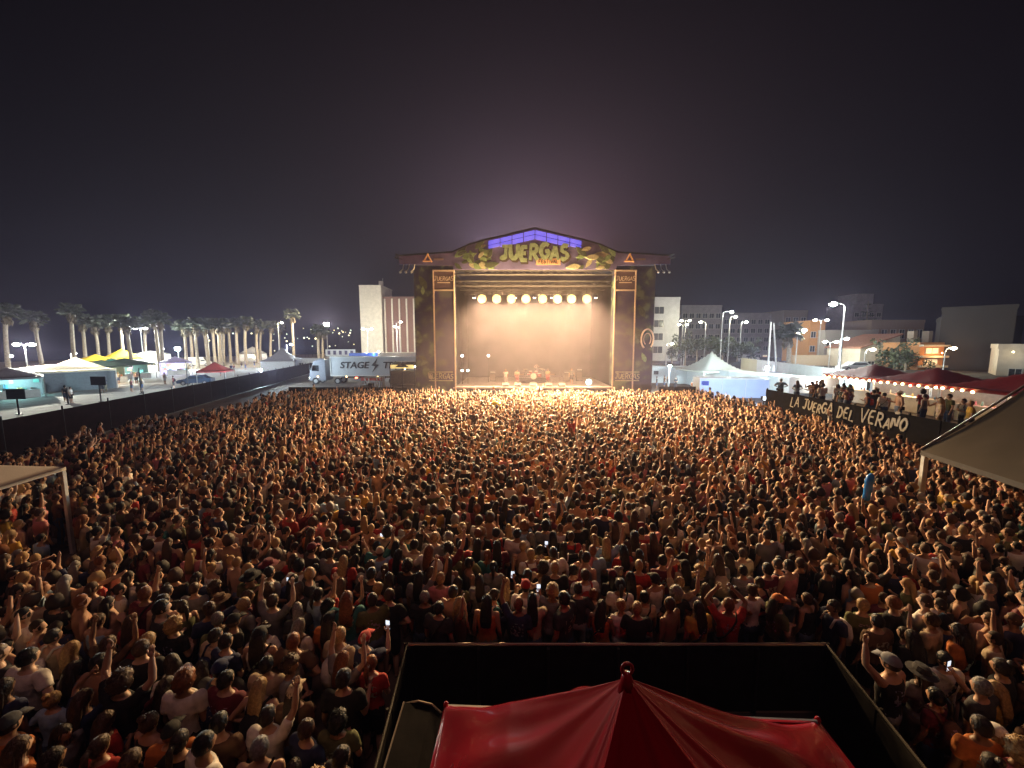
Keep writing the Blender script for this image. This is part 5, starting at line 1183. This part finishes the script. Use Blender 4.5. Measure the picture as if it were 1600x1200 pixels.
gb = MB(); gb.prism([(0.05, ez-.05), (Wd-.05, ez-.05), (Wd/2, rz_-.1)], -.06, -.04); gb.build('gable_cloth', tanv, gt)
MB().tube([(0, .02, ez+.02), (Wd/2, .02, rz_+.03)], .035, 8).build('edge_tube', rail_m, gt); MB().tube([(Wd/2, .02, rz_+.03), (Wd, .02, ez+.02)], .035, 8).build('edge_tube', rail_m, gt)
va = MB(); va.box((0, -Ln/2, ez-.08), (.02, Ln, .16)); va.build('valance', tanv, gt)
for q in (0, 4.5, 9.): MB().box((.08, -q-.08 if q < 9 else -q+.08, ez/2-.02), (.13, .13, ez-.05)).build('leg', MATS['white_post'], gt); MB().box((Wd-.08, -q-.08 if q < 9 else -q+.08, ez/2-.02), (.13, .13, ez-.05)).build('leg', MATS['white_post'], gt)

# ------------------------------------------------------------------ the crowd
def project(x, y, z):
    v = Vector((x, y, z-CAM_H)); dpt = v.y*_c - v.z*_s; up = v.y*_s + v.z*_c; return 800+F_PX*v.x/dpt, 600-F_PX*up/dpt
def allowed(x, y):
    if y < 2.6 or y > 36.6+.5*math.sin(x*1.3): return False
    if -1.98+.07*(5.9-y) < x < 5.5-.19*(5.9-y) and y < 6.22: return False
    lim = -22.2 + 1.2*math.sin(y*.5) + .06*(y-20)
    if x < lim: return False
    if y > 10.8 and x > 18.9: return False
    if math.hypot(x-(-12.95), y-10.65) < .4 or math.hypot(x-13.78, y-12.55) < .4: return False
    if 8. < y < 10.9 and abs(x+12.95*y/10.65) < .42: return False
    dpt = y*_c + 4.5*_s
    return abs(x) < 1.40*dpt + .8
rc_ = random.Random(42); pts = []
SP = .475; row = 0; y = 2.6
while y < 37.5:
    x = -24 + (SP/2 if row % 2 else 0)
    while x < 30:
        px, py = x+rc_.uniform(-.14, .14)+.12*noise.noise(Vector((x*.6, y*.6, 0))), y+rc_.uniform(-.13, .13)
        edge = min(1., max(0., (px+22.2)/3.5)); 
        if allowed(px, py) and rc_.random() < (.95)*(.45+.55*edge): pts.append((px, py))
        x += SP
    y += SP*.866; row += 1
pts.sort(key=lambda p: math.hypot(p[0], p[1]))
NEAR = 268
def place(px, py):
    if py > 1060: return 'in the bottom left corner' if px < 200 else 'near the bottom left' if px < 420 else 'left of the black case' if px < 760 else 'right of the red canopy' if px < 1450 else 'in the bottom right corner'
    if py > 925: return 'below the white post' if px < 180 else 'far left of the barrier' if px < 400 else 'left of the barrier' if px < 640 else "at the barrier's left half" if px < 980 else "at the barrier's right half" if px < 1310 else 'right of the barrier' if px < 1450 else 'at the lower right edge'
    return 'right of the white post' if px < 400 else 'rows above the barrier, left' if px < 800 else 'rows above the barrier, right' if px < 1200 else 'left below the tan canopy'
rq = random.Random(77); held = []
lit = glow('phone_screen', (.75, .85, 1.), 1.2); cupm = mat('clear_cup', (.75, .7, .6), .25, trans=.3); phone_me = MB().box((0, 0, 0), (.078, .01, .16)).mesh('phone'); scr_me = MB().box((0, -.0065, 0), (.07, .002, .148)).mesh('screen')
cup_me = MB().cyl((0, 0, -.06), .035, .13, 12, .045).mesh('cup')
def face_stage(x, y): return math.atan2(-(SX-x), 42-y)
for (x, y) in pts[:NEAR]:
    yaw = face_stage(x, y)*.8 + rq.gauss(0, .22) + (rq.choice((-1, 1))*rq.uniform(.7, 1.5) if rq.random() < .14 else 0)
    px, py = project(x, y, 1.7); poses = [0, 5, 6, 9] if y < 4.2 else None
    o, b, i = make_person((x, y, .012), yaw, rq, place(px, py), 'people in the near crowd', poses)
    if i in (7, 9) :
        S, E, W, D = arm(1, *POSES[i][2], sh=.165 if b else .19); hp_ = W + D*.11
        wpt = Matrix.Rotation(yaw, 3, 'Z') @ Vector((hp_.x*o.scale.x, hp_.y*o.scale.y, hp_.z*o.scale.z)) + Vector((x, y, .012))
        who = o['label'].replace('person with ', '', 1).split(',')
        if i == 7:
            ph = put('phone', phone_me, black_steel, None, wpt, yaw); put('screen', scr_me, lit, ph); tag(ph, f'phone held by person with{" " + who[0]},{who[1]},{who[-1]}', 'phone', 'phones held up in the crowd')
        else:
            cu_ = put('plastic_cup', cup_me, cupm, None, wpt, yaw); tag(cu_, f'cup held by person with{" " + who[0]},{who[1]},{who[-1]}', 'cup', 'cups held in the crowd')
# everyone further off, one continuous throng
GN = [np.array([t[1] for t in TOPS]), np.array([t[2] for t in TOPS], float), np.array([h[1] for h in HAIRC]), np.array([h[2] for h in HAIRC], float)]
def tri_data(me):
    v = np.empty(len(me.vertices)*3, np.float32); me.vertices.foreach_get('co', v); me.calc_loop_triangles()
    t = np.empty(len(me.loop_triangles)*3, np.int32); me.loop_triangles.foreach_get('vertices', t); return v.reshape(-1, 3), t.reshape(-1, 3)
cache = {}
def td(me):
    if me.name not in cache: cache[me.name] = tri_data(me)
    return cache[me.name]
rg_ = np.random.RandomState(5); far = pts[NEAR:]
lodw = np.array([9, 1.0, .6, .6, .6, 5, 3, 1, .6, 2.]); lodw /= lodw.sum()
VS, FS, CS = [], [], []; off = 0; groups = {}
for (x, y) in far:
    b = int(rg_.rand() < .38); front = min(1., max(0., (y-12)/20.))
    w_ = lodw*np.array([1, 1+1.8*front, 1+1.2*front, 1+1.5*front, 1+1.5*front, 1, 1, 1+front, 1, 1]); i = rg_.choice(10, p=w_/w_.sum())
    st_ = (('short', 'short', 'buzz', 'curly', 'long') if b == 0 else ('long', 'pony', 'bun', 'curly', 'long'))[rg_.randint(5)]
    kd = 'top' if rg_.rand() < .7 else ('tank' if b or rg_.rand() < .4 else 'bare'); groups.setdefault((b, i, st_, kd, int(y > 18)), []).append((x, y))
for (b, i, st_, kd, ld), P in groups.items():
    P = np.array(P, np.float32); N = len(P); L_ = LOD[b, i, ld]
    yaw = np.arctan2(-(SX-P[:, 0]), 42-P[:, 1]) + rg_.normal(0, .35, N); s = rg_.normal(1., .045, N)*(.95 if b else 1.)
    c_, s_ = np.cos(yaw)*s, np.sin(yaw)*s
    z0 = .012 + np.where(rg_.rand(N) < .01, .5, 0)*(P[:, 1] > 14)
    skin = np.array(SKINS)[rg_.randint(len(SKINS), size=N)]; topc = GN[0][rg_.choice(len(TOPS), N, p=GN[1]/GN[1].sum())]; hc = GN[2][rg_.choice(len(HAIRC), N, p=GN[3]/GN[3].sum())]; lg = np.array(LEGS)[rg_.randint(len(LEGS), size=N)]
    for me, col in ((L_['body'], skin), (HAIR_LO[st_], hc), (L_['bot'], lg)) + (((L_[kd], topc),) if kd != 'bare' else ()):
        v, t = td(me); nv = len(v)
        X = v[None, :, 0]*c_[:, None] - v[None, :, 1]*s_[:, None] + P[:, 0:1]; Y = v[None, :, 0]*s_[:, None] + v[None, :, 1]*c_[:, None] + P[:, 1:2]; Z = v[None, :, 2]*s[:, None] + z0[:, None]
        VS.append(np.stack([X, Y, Z], -1).reshape(-1, 3)); FS.append((t[None]+(np.arange(N)*nv)[:, None, None]).reshape(-1, 3)+off); off += N*nv
        CS.append(np.repeat(np.concatenate([col, np.ones((N, 1))], 1), nv, 0))
VS = np.concatenate(VS).astype(np.float32); FS = np.concatenate(FS).astype(np.int32); CS = np.concatenate(CS).astype(np.float32)
me = bpy.data.meshes.new('crowd'); me.vertices.add(len(VS)); me.vertices.foreach_set('co', VS.ravel()); me.loops.add(len(FS)*3); me.loops.foreach_set('vertex_index', FS.ravel())
me.polygons.add(len(FS)); me.polygons.foreach_set('loop_start', np.arange(len(FS), dtype=np.int32)*3); me.polygons.foreach_set('use_smooth', np.ones(len(FS), bool)); me.update(calc_edges=True)
ca_ = me.attributes.new('colour', 'FLOAT_COLOR', 'POINT'); ca_.data.foreach_set('color', CS.ravel())
cr_o = put('crowd', me, mat('crowd_cloth_and_skin', (.3, .3, .3), .7, var=.15, scale=7, attr='colour')); tag(cr_o, 'dense crowd filling the ground up to the stage', 'crowd', kind='stuff')
print('crowd', len(pts), 'far tris', len(FS))
# guests on the bar platform and strollers by the stalls
for k in range(36):
    y = 13.6+k*.43+rq.uniform(-.25, .25); x = 20.0 + rq.random()**2*3.0
    make_person((x, y, 1.83), rq.uniform(-.6, 1.9), rq, 'on the bar platform', 'guests on the bar platform', [0, 5, 6, 9, 0, 7])
for k, (px, py) in enumerate(((108, 630), (112, 630), (104, 628), (160, 614), (166, 612), (206, 612), (222, 612), (214, 600), (258, 600), (272, 608), (344, 582), (362, 582), (366, 582), (378, 578), (384, 578), (398, 574), (50, 615), (186, 600), (345, 588))):
    b = on(px, py, 0); make_person((b.x, b.y, .016), rq.uniform(0, 6.28), rq, 'walking by the stalls' if k < 10 or k > 15 else 'among the palms', 'strollers on the promenade', [0, 5, 6, 9])
for k, (px, py, d) in enumerate(((1026, 602, 52), (1038, 602, 52), (1043, 600, 53), (1056, 601, 50), (1083, 606, 45), (1088, 604, 45))):
    b = at(px, py, d); make_person((b.x, d, .016), rq.uniform(0, 6.28), rq, 'by the cabins right of stage', 'crew behind the stage barrier', [0, 5, 6])
b = on(1510, 790, 1.5); make_person((b.x, b.y, .012), -.4, rq, 'beside the tan canopy', 'people in the near crowd', [5], [TOPS[8]], label='person in mustard yellow t-shirt standing under the tan canopy edge')
# inflatables held up over the heads
p = at(1356, 760, 10.6); bi = thing('inflatable', 'bright blue inflatable held up over the crowd at the right', 'inflatable', p)
MB().loft([(0, 0, -.42, .05, .05), (-.01, 0, -.36, .1, .09), (0, 0, -.2, .085, .08), (.02, 0, -.1, .11, .1), (.02, 0, .04, .09, .085), (.03, 0, .14, .115, .1), (.05, 0, .3, .09, .085), (.07, 0, .38, .03, .03)], 14).build('inflatable_body', mat('blue_vinyl', (.03, .25, .75), .3, coat=.5), bi, True)
MB().ball((.09, 0, .42), .035, 8, 6).build('valve', mat('yellow_vinyl', (.8, .65, .02), .35), bi, True)
p = at(776, 632, 27.5); bi = thing('inflatable', 'bright yellow inflatable above the heads near the stage', 'inflatable', p); ym = mat('yellow_vinyl', (.8, .65, .02), .35)
MB().ball((-.1, 0, .06), (.24, .2, .2), 12, 8).build('inflatable_body', ym, bi, True); MB().ball((.17, 0, -.06), (.2, .16, .18), 12, 8).build('inflatable_head', ym, bi, True)

# ------------------------------------------------------------------ air: haze over everything, smoke on the stage
def volume_mat(name, col, dens, aniso):
    m = bpy.data.materials.new(name); m.use_nodes = True; n = m.node_tree; n.nodes.remove(n.nodes['Principled BSDF'])
    v = n.nodes.new('ShaderNodeVolumePrincipled'); v.inputs['Color'].default_value = (*col, 1); v.inputs['Density'].default_value = dens; v.inputs['Anisotropy'].default_value = aniso
    n.links.new(v.outputs[0], n.nodes['Material Output'].inputs['Volume']); return m
drift_m = volume_mat('added_glow_smoke', (.85, .76, .92), 0., .35); n = drift_m.node_tree; v = next(q for q in n.nodes if q.type == 'PRINCIPLED_VOLUME')
tc = n.nodes.new('ShaderNodeTexCoord'); ml_ = n.nodes.new('ShaderNodeVectorMath'); ml_.operation = 'MULTIPLY'; ml_.inputs[1].default_value = (1/50, 1/34, 1/36)
ln = n.nodes.new('ShaderNodeVectorMath'); ln.operation = 'LENGTH'; mr = n.nodes.new('ShaderNodeMapRange'); mr.inputs[1].default_value = 1.; mr.inputs[2].default_value = 0.
pw = n.nodes.new('ShaderNodeMath'); pw.operation = 'POWER'; pw.inputs[1].default_value = 1.5; mu = n.nodes.new('ShaderNodeMath'); mu.operation = 'MULTIPLY'; mu.inputs[1].default_value = DRIFT_D
n.links.new(tc.outputs['Object'], ml_.inputs[0]); n.links.new(ml_.outputs[0], ln.inputs[0]); n.links.new(ln.outputs['Value'], mr.inputs[0]); n.links.new(mr.outputs[0], pw.inputs[0]); n.links.new(pw.outputs[0], mu.inputs[0]); n.links.new(mu.outputs[0], v.inputs['Density'])
tag(MB().box((0, 210, 14), (806, 546, 30)).build('haze', volume_mat('purple_tinted_haze', (.6, .58, 1.), HAZE_D, .5)), 'thin night haze over the whole place', 'haze', kind='stuff')  # purple of the stage lights is put into the haze colour
tag(MB().ball((0, 0, 0), (50, 34, 36), 32, 20).build('added_glow_smoke', drift_m, loc=(SX, 37, 12)), 'thin smoke added round the stage for the sky glow', 'smoke', kind='stuff')  # added purple tinted volume standing in for glare around the stage
smoke_m = volume_mat('stage_smoke', (.95, .87, .84), 0., .3); n = smoke_m.node_tree; v = next(q for q in n.nodes if q.type == 'PRINCIPLED_VOLUME')
tc = n.nodes.new('ShaderNodeTexCoord'); nz = n.nodes.new('ShaderNodeTexNoise'); nz.inputs['Scale'].default_value = .28; nz.inputs['Detail'].default_value = 3; nz.inputs['Distortion'].default_value = .6; n.links.new(tc.outputs['Object'], nz.inputs['Vector'])
mr = n.nodes.new('ShaderNodeMapRange'); mr.inputs[1].default_value = .36; mr.inputs[2].default_value = .68; mr.inputs[3].default_value = SMOKE_D*.35; mr.inputs[4].default_value = SMOKE_D*2.; n.links.new(nz.outputs[0], mr.inputs[0]); n.links.new(mr.outputs[0], v.inputs['Density'])
tag(MB().box((SX, SY+6.9, 7.3), (16.2, 10., 11.2)).build('stage_smoke', smoke_m), 'warm smoke filling the stage under the lights', 'smoke', kind='stuff')
